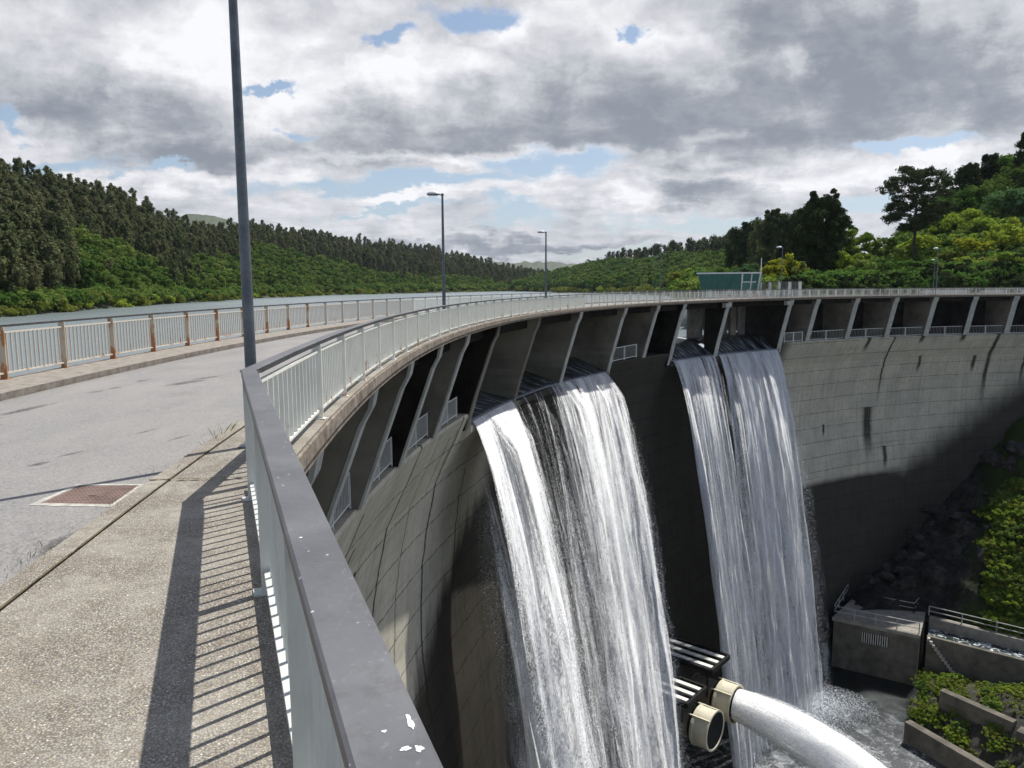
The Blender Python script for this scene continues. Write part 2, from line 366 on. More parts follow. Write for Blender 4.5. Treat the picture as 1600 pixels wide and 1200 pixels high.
# ================================================================== road, pavements, deck
def frange(a, b, st):
    n = max(1, int(round(abs(b-a)/st))); return [a+(b-a)*i/n for i in range(n+1)]
ANG = frange(205, 70, .6)
ROADZ = -.12
def strip(name, R0, R1, z, mat, angs=ANG):
    m = MB(); m.sweep([(R1, z), (R0, z)], angs, closed=False)
    return tag(m.build(name, mat), kind='structure')
strip('road', 106.18, 110.82, ROADZ, M['road'])
m = MB(); m.sweep([(106.0,-.30),(105.07,-.30),(105.07,0),(106.0,0)], frange(185.9, 70, .6)); tag(m.build('pavement', M['pavement']), kind='structure')
m = MB(); m.sweep([(112.12,-.30),(110.86,-.30),(110.82,0),(112.12,0)][::-1], ANG); tag(m.build('pavement', M['kerb']), kind='structure')
m = MB(); m.sweep([(106.21,-.30),(106.02,-.30),(106.015,.004),(106.03,.012),(106.17,.010),(106.19,-.01)], ANG); tag(m.build('kerb', M['pavement']), kind='structure')
m = MB()
for a0_, a1_ in zip(ANG, ANG[1:]):
    for q_ in range(8):
        b0, b1 = lerp(a0_, a1_, q_/8), lerp(a0_, a1_, (q_+1)/8)
        w0, w1 = .008+.004*math.sin(b0*9)*math.sin(b0*31), .008+.004*math.sin(b1*9)*math.sin(b1*31)
        if b1 < 140: continue
        m.quad(A(106.005+w0, b0, .016), A(106.005-w0, b0, .016), A(106.005-w1, b1, .016), A(106.005+w1, b1, .016))
for q_ in range(22):
    R0_, R1_ = 106.17-.9*q_/22, 106.17-.9*(q_+1)/22; w0, w1 = .012+.009*math.sin(q_*2.1), .012+.009*math.sin((q_+1)*2.1)
    m.quad(A(R0_, 185.93-w0*.54, .016), A(R0_, 185.93+w0*.54, .016), A(R1_, 185.93+w1*.54, .016), A(R1_, 185.93-w1*.54, .016))
tag(m.build('moss_line', M['moss']), kind='structure')
# near viewing platform pavement, its inner edge follows the straight near railing
K = Vector((-2.192, 6.28, 0)); E_ = Vector((.3585, -.9335, 0)).normalized(); NR = Vector((-E_.y, E_.x, 0))*-1   # NR points downstream? fixed below
NR = Vector((.933, .359, 0))
endp = K + E_*13
m = MB(); ring = []
angs = frange(185.9, 199, .4)
outer = [Vector(A(106.0, a)) for a in angs]
inner0 = K + NR*.17; inner1 = endp + NR*.17
ang_at = [Vector(A(105.07, 185.9))]
top = outer + [inner1, inner0] + ang_at
m.poly([(p.x, p.y, 0) for p in top])
bot = [(p.x, p.y, -.5) for p in top]; m.poly(bot[::-1])
for i in range(len(top)):
    a, b = top[i], top[(i+1) % len(top)]
    m.quad((a.x,a.y,0),(a.x,a.y,-.5),(b.x,b.y,-.5),(b.x,b.y,0))
tag(m.build('pavement', M['pavement']), kind='structure')
# ================================================================== the dam
def zc(a): return interp(a, [(88,-6.5),(102,-6.35),(128,-6.1),(168,-4.9),(180,-4.45),(205,-4.3)])
def zl(a): return interp(a, [(128,-7.0),(142,-6.65),(151,-6.25),(160,-5.75),(168.4,-5.45)])
PROF = [(0,0),(.3,.08),(1.7,.7),(3.5,1.55),(5.5,2.0),(7.5,2.3),(9.5,2.43),(11.5,2.5),(13.5,2.4),(15.5,2.2),(18,1.8),(21,1.45),(25,1.1),(30,.8),(36,.4),(42,0),(50,-1.0)]
SPILL = [(168.3,151.2),(142.9,128.75)]
def is_spill(a): return any(lo < a < hi for hi, lo in SPILL)
dam = thing('dam', A(106.8, 150, -5), 'tall curved grey concrete arch dam carrying the road bridge on slanted piers, two spillways open', 'dam')
def wall_cols():
    A1 = set(frange(205, 70, .6))
    for hi, lo in SPILL:
        A1 |= {hi+.001, hi-.001, lo+.001, lo-.001}
    return sorted(A1, reverse=True)
m = MB(); cols = []
for a in wall_cols():
    c = zc(a); s = is_spill(a)
    pts = []
    if s:
        l = zl(a); topz = c-.35
        pts += [(112.6,-14),(112.6,topz-.9),(112.0,topz-.2),(111.2,topz+.0),(110.0,topz+.02),(108.9,lerp(topz,l,.25)),(107.8,lerp(topz,l,.7)),(106.95,l-.1),(106.78,l-.16),(106.8,l-.5)]
    else:
        pts += [(112.6,-14),(112.6,c-.6),(112.6,c-.05),(112.3,c),(111,c),(109.5,c),(108,c),(107.1,c),(106.85,c),(106.8,c-.12)]
    h0 = .3 if not s else None
    for h, dr in PROF[2:]:
        z = c-h
        if s and z > pts[-1][1]-.4: z = pts[-1][1]-.25
        pts.append((106.8+dr, z))
    cols.append((a, pts))
n = len(cols[0][1])
for a, pts in cols:
    for R, z in pts: m.v.append(A(R, a, z))
for i in range(len(cols)-1):
    for k in range(n-1):
        m.f.append((i*n+k, i*n+k+1, (i+1)*n+k+1, (i+1)*n+k)); m.uv.append(None)
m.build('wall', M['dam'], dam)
# deck slab, its rough edge beam, and the recessed girder below
m = MB(); m.sweep([(105.06,-.012),(105.035,-.03),(105.03,-.20),(105.07,-.23),(105.6,-.36),(105.6,-.34),(112.0,-.34),(112.16,-.30),(112.17,-.02),(112.125,-.02),(112.12,-.31),(105.06,-.31)], [a for a in ANG if a < 186.4])
m.build('deck_edge', M['fascia'], dam)
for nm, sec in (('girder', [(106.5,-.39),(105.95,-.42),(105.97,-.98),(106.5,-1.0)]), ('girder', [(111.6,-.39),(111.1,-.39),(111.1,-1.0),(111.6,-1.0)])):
    m = MB(); m.sweep(sec, [a for a in ANG if a < 187.4]); m.build(nm, M['pier_dark'], dam)  # deep shade below the deck painted into the girder colour
# piers: radial walls with a leaning front nose and a haunch under the deck edge
PIERS = [187.2,184.2,181.15,178.15,175.2,172.1,168.35,163.0,157.3,151.1,146.6,142.95,136.9,128.7,125.3,120.4,115.7,111.2,106.8,102.5,98.2,94]
def pier(a, thick, spill=False, light=True, dark=False):
    c = zc(a); zb = c-.02 if not spill else zl(a)-.35
    m = MB()
    def ring(R, z, dz=0):
        base = Vector(A(R, a, z)); t = Vector((-sin(rad(a)), cos(rad(a)), 0))
        return base+t*thick/2, base-t*thick/2
    Rb = 106.75 if not spill else 107.0
    front = [(105.2,-.3),(105.30,-.75),(105.52,-1.15),(106.2,lerp(-1.15,zb,.55)),(Rb,zb)]
    if spill: front = [(105.2,-.3),(105.32,-.8),(105.55,-1.25),(106.5,lerp(-1.25,zb,.62)),(Rb,zb)]
    back = 112.1 if a != 136.9 else 108.2
    pr = [ring(R, z) for R, z in front]
    for i in range(len(front)-1):
        (a1,b1),(a2,b2) = pr[i], pr[i+1]
        c1,d1 = ring(back, front[i][1]); c2,d2 = ring(back, front[i+1][1])
        m.quad(a1,a2,c2,c1); m.quad(b1,d1,d2,b2); m.quad(c1,c2,d2,d1)
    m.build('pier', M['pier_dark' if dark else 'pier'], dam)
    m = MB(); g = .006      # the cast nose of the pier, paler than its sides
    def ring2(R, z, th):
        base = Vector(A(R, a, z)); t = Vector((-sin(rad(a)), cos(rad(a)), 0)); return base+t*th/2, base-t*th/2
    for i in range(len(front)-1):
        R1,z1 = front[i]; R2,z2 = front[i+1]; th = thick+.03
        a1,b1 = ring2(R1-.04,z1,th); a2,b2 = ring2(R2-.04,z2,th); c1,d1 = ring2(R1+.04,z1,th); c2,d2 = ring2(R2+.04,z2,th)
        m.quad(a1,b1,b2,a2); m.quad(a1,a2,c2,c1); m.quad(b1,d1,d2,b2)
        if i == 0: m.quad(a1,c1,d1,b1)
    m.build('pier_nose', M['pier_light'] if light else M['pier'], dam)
for a in PIERS:
    sp = any(lo-.3 < a < hi+.3 for hi, lo in SPILL)
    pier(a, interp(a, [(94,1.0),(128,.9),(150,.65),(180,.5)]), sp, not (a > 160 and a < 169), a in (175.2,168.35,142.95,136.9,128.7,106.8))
# back walls closing the dry bays, with a dark gap left open next to some piers
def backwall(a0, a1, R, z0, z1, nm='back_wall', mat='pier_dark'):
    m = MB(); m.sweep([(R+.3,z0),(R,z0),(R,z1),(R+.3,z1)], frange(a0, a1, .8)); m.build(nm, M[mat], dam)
for a0, a1 in zip(PIERS, PIERS[1:]):
    if a0 <= 168.5 and a1 >= 151: continue
    if a0 <= 143 and a1 >= 128.5: continue
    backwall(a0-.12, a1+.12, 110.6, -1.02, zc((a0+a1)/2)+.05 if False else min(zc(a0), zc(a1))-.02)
# spillway gate guides seen in the bays over the crest
for a in (160.2,154.2,):
    backwall(a+.45, a-.45, 110.4, -1.02, -4.9, 'gate_guide')
for a in (139.6,134.6,133.2,131.6,130.3):
    backwall(a+.33, a-.33, 110.3+random.random()*.5, -1.02, -5.7, 'gate_guide', 'dark_conc' if a not in (133.2,131.6) else 'pier')
backwall(140.5, 138.9, 110.9, -1.02, -5.7, 'gate', 'dark_conc')
backwall(136.6, 134.9, 110.9, -1.02, -5.7, 'gate', 'dark_conc')
backwall(134.3, 131.9, 110.9, -1.02, -5.7, 'gate', 'dark_conc')
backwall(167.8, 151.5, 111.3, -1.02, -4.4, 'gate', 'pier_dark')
for a in (137.0, 128.9):      # pale bearing blocks under the deck edge
    m = MB(); m.sweep([(105.65,-.45),(105.15,-.45),(105.2,-.95),(105.65,-1.0)], frange(a+.45, a-.35, .4)); m.build('bearing_block', M['pier_light'], dam)
# ================================================================== railings
def rail_plate(m, p, tdir, wide, thick, z0, z1):
    # plate post standing at p, 'wide' across the railing, 'thick' along it
    t = Vector(tdir).normalized(); s = Vector((-t.y, t.x, 0))
    b = [p+t*(i*thick/2)+s*(j*wide/2) for i, j in ((-1,-1),(1,-1),(1,1),(-1,1))]
    m.hexa([(q.x,q.y,z0) for q in b], [(q.x,q.y,z1) for q in b])
def infill(a, b, mats, parent, nb=14, zt=.875, zb=.115, wide=.042, thick=.014, rail_w=.045):
    m = MB(); d = (b-a); L = d.length; d = d/L
    A0 = a+d*.02; B0 = b-d*.02
    m.bar((A0.x,A0.y,zt),(B0.x,B0.y,zt), rail_w, .03); m.bar((A0.x,A0.y,zb),(B0.x,B0.y,zb), rail_w, .03)
    for k in range(nb):
        p = a+d*(L*(k+1)/(nb+1)); rail_plate(m, p, d, wide, thick, zb+.015, zt-.015)
    m.build('infill_panel', mats, parent)
def arc_railing(R, angs, label, hw, hh, post_w, matf, hmat, inner, group=None, nb=14, wide=.042, ztop=1.02):
    t = thing('railing', A(R, angs[0], 0), label, 'railing')
    m = MB(); fine = []
    for x0, x1 in zip(angs, angs[1:]): fine += [x0, (x0+x1)/2]
    fine.append(angs[-1])
    m.sweep([(R+hw/2, ztop-.016),(R-hw/2, ztop-.016),(R-hw/2, ztop-.006),(R-hw/2+.008, ztop),(R+hw/2-.008, ztop),(R+hw/2, ztop-.006)], fine)
    hr = m.build('handrail', hmat, t)
    m = MB(); m.sweep([(R+hw/2-.003, ztop-hh-.006),(R-hw/2+.003, ztop-hh-.006),(R-hw/2+.003, ztop-.017),(R+hw/2-.003, ztop-.017)], fine); m.build('channel', M['dark_rail'], hr)  # solid dark strip; paints the shaded hollow under the handrail
    for i, a in enumerate(angs):
        p = Vector(A(R, a)); td = (-sin(rad(a)), cos(rad(a)), 0)
        mt = matf(a); mi_ = M['rusty2'] if mt is M['rusty'] else mt; m = MB(); rail_plate(m, p, td, post_w, .022, 0, ztop-hh)
        po = m.build('post', mt, t)
        m = MB(); m.box((p.x, p.y, -.004), .17, .12, .018, rad(a)); m.build('base_plate', mt, po)
        if i < len(angs)-1:
            infill(p, Vector(A(R, angs[i+1])), mi_, t, nb, wide=wide if a > 158 else .016, thick=.014 if a > 158 else .010)
    return t
st = 2.0/105.2*180/pi
A_in = [184.27-st*k for k in range(86)]
first = 186.05
t_in = arc_railing(105.19, [first]+A_in, 'long white railing curving away along the outer face of the bridge above the waterfalls', .115, .05, .12, lambda a: M['white'], M['handrail'], True)
st2 = 2.0/111.95*180/pi
A_out = [188.9-st2*k for k in range(96)]
arc_railing(111.95, A_out, 'rust streaked railing along the far edge of the road in front of the reservoir', .075, .04, .13, lambda a: M['rusty'] if a > 172.5 else (M['rusty2'] if a > 166 else M['white']), M['dark_rail'], False, wide=.03, nb=13)
# near straight railing beside the viewer
nr = thing('railing', (K.x, K.y, 0), 'close dull grey railing running from the bend in the foreground to the lower edge', 'railing')
m = MB(); L = 12.0; W2 = .0625
kin = Vector(A(105.19, 186.05)); 
def hr_ring(p, sdir, w): return [p-sdir*w+Vector((0,0,1.002)), p+sdir*w+Vector((0,0,1.002)), p+sdir*w+Vector((0,0,1.014)), p+sdir*(w-.007)+Vector((0,0,1.02)), p-sdir*(w-.007)+Vector((0,0,1.02)), p-sdir*w+Vector((0,0,1.014))]
ta = Vector((sin(rad(186.05)), -cos(rad(186.05)), 0)); 
if ta.y < 0: ta = -ta
sa = Vector((ta.y, -ta.x, 0)); mit = (NR+sa).normalized()
rings = [hr_ring(kin, sa, .0575), hr_ring(K+Vector((0,.06,0)), mit, .0605), hr_ring(K-Vector((0,.02,0)), (mit+NR).normalized(), .062)] + [hr_ring(K+E_*d, NR, W2) for d in (.1,.5,1,2,3,4,5,6,7,8,10,12)]
for r_ in rings: m.v += [tuple(q) for q in r_]
for i in range(len(rings)-1):
    for k in range(6): m.f.append((i*6+k, i*6+(k+1)%6, (i+1)*6+(k+1)%6, (i+1)*6+k)); m.uv.append(None)
hr = m.build('handrail', M['handrail'], nr)
m = MB(); m.bar(K+Vector((0,0,.981))-E_*.01, K+E_*12+Vector((0,0,.981)), .118, .04); m.bar(kin+Vector((0,0,.981)), K+Vector((0,0.01,.981)), .112, .038); m.build('channel', M['dark_rail2'], hr)  # shade under the near handrail, painted as a browner solid strip
pd = [.33, 2.35, 4.36, 6.37, 8.38, 10.39]
for i, d in enumerate(pd):
    p = K+E_*d; m = MB(); rail_plate(m, p, E_, .12, .02, 0, .965); po = m.build('post', M['shaded_paint'], nr)
    m = MB(); m.box((p.x-.025*NR.x, p.y-.025*NR.y, -.004), .16, .10, .016, math.atan2(NR.y, NR.x)); m.build('base_plate', M['shaded_paint'], po)
    if i < len(pd)-1: infill(p, K+E_*pd[i+1], M['shaded_paint'], nr, 15, thick=.012, wide=.032, rail_w=.088, zt=.90)
infill(kin, K+Vector((0,0,0)), M['shaded_paint'], nr, 2) if (K-kin).length > .5 else None
infill(K, K+E_*pd[0], M['shaded_paint'], nr, 2)
# bird droppings dried on the handrail
drops = [(641,1128,.0045,.021,.5),(634,1170,.008,.005,.3),(600,1143,.004,.003,0),(655,1170,.006,.008,.2),(470,840,.004,.004,0)]
for px, py, a, b, r0 in drops:
    g = G(px, py, 1.0205); m = MB(); ring = []
    for k in range(18):
        th = 2*pi*k/18; rr = 1+.35*math.sin(3*th+px)*random.random()+.15*math.sin(5*th)
        x = a*cos(th)*rr; y = b*sin(th)*rr; v = g+E_*y+NR*(x)
        v.z = 1.0212; ring.append(v)
    m.poly(ring); 
    for i in range(18):
        q, w = ring[i], ring[(i+1) % 18]; m.quad(q, (q.x,q.y,1.0195), (w.x,w.y,1.0195), w)
    tag(m.build('bird_dropping', M['dropping']), 'long white bird dropping splashed on the grey handrail' if px == 641 else ('small white curl of bird dropping low on the grey handrail' if px == 634 else {600:'tiny pale bird dropping spot left of the long splash',517:'pale dropping speck at the left side of the handrail near the picture bottom',655:'tiny white speck right of the small dropping curl',630:'small pale speck on the handrail above the long splash'}.get(px, 'faint pale dropping speck higher up on the grey handrail')), 'bird dropping')
# small railings on the crest walkway between the piers
def bay_desc(i): return
WR = [(181.15,178.15,'crest walkway railing in the first dry bay, nearest the viewer, below the bridge'),
      (178.15,175.2,'crest walkway railing in the second dry bay from the viewer'),
      (175.2,172.1,'crest walkway railing in the third dry bay, between the slanted piers'),
      (172.1,169.3,'crest walkway railing in the last dry bay, just before the near waterfall'),
      (150.8,147.1,'dim crest walkway railing between the two waterfalls'),
      (128.3,125.5,'crest walkway railing right beside the far waterfall'),
      (125.3,120.4,'crest walkway railing in the second bay beyond the far waterfall'),
      (120.4,115.7,'crest walkway railing in the third bay beyond the far waterfall'),
      (115.7,111.2,'crest walkway railing in the fourth bay beyond the far waterfall'),
      (111.2,106.8,'crest walkway railing in the fifth bay beyond the far waterfall'),
      (106.8,102.5,'crest walkway railing in front of the dark opening, sixth bay beyond the far waterfall'),
      (102.5,98.2,'crest walkway railing at the right edge of the picture')]
for a0, a1, lab in WR:
    near = a0 > 165
    s0 = a0-(.75 if near and a0 > 170 else .35); s1 = a1+(.20 if a1 > 169.5 or not near else .1)
    z0 = zc((a0+a1)/2); R = 106.98
    t = thing('walkway_railing', A(R, s0, z0), lab, 'railing', 'railings on the crest walkway')
    hgt = 1.05 if near else 1.35
    posts = [s0, (s0+s1)/2, s1] if not near else [s0+(s1-s0)*.12, (s0+s1)/2-.0, s1]
    w = .045 if near else .10
    for a in posts:
        m = MB(); p = Vector(A(R, a)); rail_plate(m, p, (-sin(rad(a)), cos(rad(a)), 0), w, w, z0, z0+hgt); m.build('post', M['clean_white'], t)
    for q0, q1 in zip(posts, posts[1:]):
        m = MB(); p0 = Vector(A(R, q0, 0)); p1 = Vector(A(R, q1, 0))
        for zz in (z0+hgt-.03, z0+.16): m.bar((p0.x,p0.y,zz),(p1.x,p1.y,zz), .035 if near else .05, .035 if near else .06)
        nb = 11
        for k in range(nb):
            p = p0.lerp(p1, (k+1)/(nb+1)); rail_plate(m, p, (p1-p0), .02, .012, z0+.16, z0+hgt-.03)
        m.build('infill_panel', M['clean_white'], t)
# ================================================================== manhole
c4 = [G(45,790,ROADZ), G(120,757,ROADZ), G(230,757,ROADZ), G(180,793,ROADZ)]
def frame_pts(inset): 
    cc = sum(c4, Vector())/4; return [q+(cc-q)*inset for q in c4]
t = thing('manhole', tuple(sum(c4, Vector())/4), 'square rusty brown manhole cover in a pale concrete surround beside the kerb', 'manhole')
o_, i_ = frame_pts(0), frame_pts(.17); m = MB()
for k in range(4):
    a, b, c, d = o_[k], o_[(k+1)%4], i_[(k+1)%4], i_[k]; z = ROADZ+.008; nrm_ = (a-d).normalized()
    jit = [0]+[random.uniform(-.012,.022) for _ in range(11)]+[0]
    for s_ in range(12):
        a1, b1 = a.lerp(b, s_/12)+nrm_*jit[s_], a.lerp(b, (s_+1)/12)+nrm_*jit[s_+1]; d1, c1 = d.lerp(c, s_/12), d.lerp(c, (s_+1)/12)
        m.quad((a1.x,a1.y,z-.004),(b1.x,b1.y,z-.004),(c1.x,c1.y,z),(d1.x,d1.y,z)); m.quad((a1.x,a1.y,z-.05),(b1.x,b1.y,z-.05),(b1.x,b1.y,z-.004),(a1.x,a1.y,z-.004))
    m.quad((d.x,d.y,z),(c.x,c.y,z),(c.x,c.y,z-.05),(d.x,d.y,z-.05))
m.build('frame', M['pale_concrete'], t)
j_ = frame_pts(.19); m = MB(); zt = ROADZ+.005
m.hexa([(q.x,q.y,zt-.04) for q in j_][::-1], [(q.x,q.y,zt) for q in j_][::-1])
ux = (j_[3]-j_[0]); uy = (j_[1]-j_[0])
for i in range(1, 15):
    for j in range(1, 12):
        q = j_[0]+ux*(i/15)+uy*(j/12); m.box((q.x, q.y, zt), .016, .016, .003, (i+j)%2*pi/4)
q = j_[0]+ux*.5+uy*.45; m.box((q.x,q.y,zt), .06, .03, .006)
m.build('cover', M['cover'], t)
# ================================================================== lamps
def lamp(px, a, H, label, R=105.6, base_r=.062, arm=.34, hs=.56):
    p = Vector(A(R, a, 0)); rd = Vector((cos(rad(a)), sin(rad(a)), 0))
    t = thing('street_lamp', tuple(p), label, 'street lamp', 'street lamps along the bridge')
    m = MB(); m.tube([p, p+Vector((0,0,H*.3)), p+Vector((0,0,H*.7)), p+Vector((0,0,H))], [base_r, base_r*.88, base_r*.66, base_r*.52], 14)
    m.build('pole', M['galv'], t, smooth=False)
    m = MB(); m.box((p.x, p.y, 0), .28, .28, .02, rad(a)); m.build('base_plate', M['galv'], t)
    top = p+Vector((0,0,H-.05)); e = top+rd*arm*.42+Vector((0,0,.05))
    m = MB(); m.tube([top-rd*.06, top+rd*.1, e], [.05*hs,.045*hs,.04*hs], 8); m.build('arm', M['galv'], t)
    # domed head: half ellipsoid shell with a flat glass below
    m = MB(); n1, n2 = 16, 6; c = top+rd*(arm*.42+.38*hs)+Vector((0,0,.03)); s = Vector((-rd.y, rd.x, 0))
    for j in range(n2+1):
        ph = pi/2*j/n2
        for i in range(n1):
            th = 2*pi*i/n1; k = 1.0 if cos(th) > 0 else .95
            q = c+rd*(.44*hs*cos(th)*cos(ph)*k)+s*(.23*hs*sin(th)*cos(ph))+Vector((0,0,.20*hs*sin(ph)-.0)); m.v.append(tuple(q))
    for j in range(n2):
        for i in range(n1): m.f.append((j*n1+i, j*n1+(i+1)%n1, (j+1)*n1+(i+1)%n1, (j+1)*n1+i)); m.uv.append(None)
    h = m.build('lamp_head', M['lamp_white'], t, smooth=True)
    m = MB(); ring = []
    for lv, sc_ in ((0,1.0),(-.05,.96),(-.10,.7)):
        for i in range(n1):
            th = 2*pi*i/n1; m.v.append(tuple(c+rd*(.43*hs*cos(th)*sc_)+s*(.22*hs*sin(th)*sc_)+Vector((0,0,lv*hs))))
    for j in range(2):
        for i in range(n1): m.f.append((j*n1+i, (j+1)*n1+i, (j+1)*n1+(i+1)%n1, j*n1+(i+1)%n1)); m.uv.append(None)
    m.f.append(tuple(2*n1+i for i in range(n1))[::-1]); m.uv.append(None)
    m.build('glass', M['glass'], h)
lamp(392, 185.15, 7.0, 'nearest street lamp pole, thick blue grey, rising out of the picture behind the railing bend')
lamp(691, 173.74, 5.12, 'second street lamp from the viewer, white domed head against a blue patch of sky', base_r=.075)
lamp(853, 161.44, 5.22, 'third street lamp from the viewer, left of the far green hill', base_r=.085)
lamp(1033, 145.97, 5.75, 'fourth street lamp, its head against the dark pines of the far hill', base_r=.075, hs=.75)
lamp(1223, 129.86, 6.4, 'fifth street lamp, standing left of the dark conifer', base_r=.085, hs=.9)
lamp(1467, 111.08, 6.95, 'sixth street lamp, standing right of the tall pine', base_r=.10, hs=1.0)
lamp(1523, 107.3, 5.5, 'farthest thin street lamp near the right edge', R=112.6, base_r=.07, hs=.75)
pm = P(1190, 403, 118); m = MB(); m.tube([(pm.x,pm.y,-.5),(pm.x,pm.y,pm.z)], [.10,.05], 8); tag(m.build('flagpole', M['white2']), 'short bare white pole between the green hut and the yellow bush', 'pole')
# ================================================================== reservoir and river
WZ = -4.8
def mk_water(name, base, sc1, foam=False):
    t = NT(name); p = t.pos(); q = t.vmath('MULTIPLY', p, (1, .55, 1))
    a = t.noise(q, sc1, 6, .68); b = t.noise(q, sc1*.12, 4, .6); c2 = t.noise(q, .012, 3, .5)
    nrm = t.bump(t.math('ADD', a, t.math('MULTIPLY', b, .8)), 1.0, .35 if foam else .22)
    if not foam:
        col = t.mix(t.rng(c2, .4, .6), base, tuple(x*1.35 for x in base))
        return t.out(t.bsdf(col, .26, 0, nrm, **{'IOR': 1.33}))
    f = t.rng(t.noise(t.vmath('MULTIPLY', p, (1,1,1)), .55, 9, .78, 1.2), .50, .66)
    x = t.xyz(p)
    near = t.rng(t.vmath('DISTANCE', p, (44, 72, -53)), 7, 24, 1.0, .0)
    near2 = t.rng(t.vmath('DISTANCE', p, (33, 91, -53)), 3, 11, 1.0, 0)
    near3 = t.rng(t.vmath('DISTANCE', p, (24, 80, -53)), 4, 20, .75, 0)
    k = t.math('MULTIPLY', t.math('MAXIMUM', near, t.math('MAXIMUM', near2, near3)), t.math('ADD', t.math('MULTIPLY', f, .8), .12), clamp=True)
    col = t.mix(k, base, (.55,.58,.62))
    return t.out(t.bsdf(col, t.math('ADD', .12, t.math('MULTIPLY', k, .5)), 0, nrm))
M['lake'] = mk_water('reservoir_water', (.15,.18,.19), .45)
M['river'] = mk_water('river_water', (.008,.012,.013), 1.2, True)
m = MB(); angs = frange(262, 62, 1.0)
Rs = [112.2, 118, 130, 160, 220, 320, 500, 800, 1300, 2200, 4200]
for a in angs:
    for R in Rs: m.v.append(A(R, a, WZ))
nR = len(Rs)
for i in range(len(angs)-1):
    for k in range(nR-1): m.f.append((i*nR+k, i*nR+k+1, (i+1)*nR+k+1, (i+1)*nR+k)); m.uv.append(None)
tag(m.build('water', M['lake']), kind='structure')
m = MB(); pts = [A(112.0, a, -53) for a in frange(205, 96, 3)] + [(140,60,-53),(150,-60,-53),(20,-90,-53)]
m.poly(pts); tag(m.build('river', M['river']), kind='structure')
# ================================================================== waterfalls
def mk_fall(name, seed, white=(.95,.96,.97), soft=0.0):
    t = NT(name); uv = t.uv(); x = t.xyz(uv); u, v = x[0], x[1]
    dens = t.n('ShaderNodeAttribute', attribute_name='dens').outputs['Fac']
    wob = t.math('MULTIPLY', t.math('SUBTRACT', t.noise(t.comb(t.math('MULTIPLY', u, .5), t.math('MULTIPLY', v, .18), seed), 1, 3), .5), t.math('MULTIPLY', v, .05))
    uu = t.math('ADD', u, wob)
    s0 = t.noise(t.comb(t.math('MULTIPLY', uu, .75), t.math('MULTIPLY', v, .045), seed), 1, 3, .55)
    s1 = t.noise(t.comb(t.math('MULTIPLY', uu, 3.2), t.math('MULTIPLY', v, .16), seed+5), 1, 5, .62)
    s2 = t.noise(t.comb(t.math('MULTIPLY', uu, 15), t.math('MULTIPLY', v, 1.6), seed+9), 1, 4, .68)
    fi = t.noise(t.comb(t.math('MULTIPLY', uu, 26), t.math('MULTIPLY', v, 11), seed+14), 1, 3, .85)
    cl = t.noise(t.comb(t.math('MULTIPLY', uu, 1.6), t.math('MULTIPLY', v, .55), seed+20), 1, 6, .7, .5)
    grow = t.rng(v, 0, 12, .25, 1.0)
    k = t.math('ADD', dens, t.math('MULTIPLY', t.math('SUBTRACT', s0, .5), 1.9))
    k = t.math('ADD', k, t.math('MULTIPLY', t.math('SUBTRACT', s1, .5), 1.7))
    k = t.math('ADD', k, t.math('MULTIPLY', t.math('SUBTRACT', s2, .5), .9))
    k = t.math('ADD', k, t.math('MULTIPLY', t.math('SUBTRACT', cl, .5), t.math('MULTIPLY', grow, 1.2)))
    k = t.math('ADD', k, t.math('MULTIPLY', t.math('SUBTRACT', fi, .5), t.math('MULTIPLY', grow, 5.6)))
    al = t.rng(k, .22, .62)
    h = t.math('ADD', t.math('MULTIPLY', s1, 1.0), t.math('ADD', t.math('MULTIPLY', s2, .6), t.math('MULTIPLY', cl, .9)))
    nr = t.bump(h, .55, .5)
    col = t.mix(t.rng(k, .5, 1.4), tuple(c*.86 for c in white), white)
    nr = t.vmath('NORMALIZE', t.vmath('ADD', t.vmath('SCALE', nr, scale=.62), (.10,.10,.62)))   # spray scatters light like a cloud, not like a wall
    d = t.n('ShaderNodeBsdfDiffuse', {'Color': col, 'Normal': nr}).outputs[0]
    tr = t.n('ShaderNodeBsdfTranslucent', {'Color': col, 'Normal': nr}).outputs[0]
    b = t.n('ShaderNodeMixShader', {0: .25, 1: d, 2: tr}).outputs[0]
    tp = t.n('ShaderNodeBsdfTransparent').outputs[0]
    return t.out(t.n('ShaderNodeMixShader', {0: al, 1: tp, 2: b}).outputs[0])
FALLM = [mk_fall('falling_water_a', 1.3), mk_fall('falling_water_b', 31.7), mk_fall('falling_water_c', 57.1), mk_fall('falling_water_d', 80.4)]
def mk_apron():
    t = NT('spill_water'); uv = t.uv(); x = t.xyz(uv)
    s = t.noise(t.comb(t.math('MULTIPLY', x[0], 2.6), t.math('MULTIPLY', x[1], .35), 3), 1, 5, .65)
    s2 = t.noise(t.comb(t.math('MULTIPLY', x[0], 9), t.math('MULTIPLY', x[1], .7), 3), 1, 4, .65)
    w = t.math('MULTIPLY', t.rng(t.math('ADD', t.math('MULTIPLY', s, .6), t.math('MULTIPLY', s2, .4)), .50, .66), t.rng(x[1], -4.0, -.3, .15, 1))
    lip = t.rng(x[1], -.5, 0.02, 0, .9)
    k = t.math('MAXIMUM', w, t.math('MULTIPLY', lip, t.rng(s2, .3, .55)))
    col = t.mix(k, (.012,.016,.02), (.62,.66,.72))
    return t.out(t.bsdf(col, t.rng(k, 0, 1, .08, .55), 0, t.bump(t.math('ADD', s, s2), .5, .12)))
M['apron'] = mk_apron()
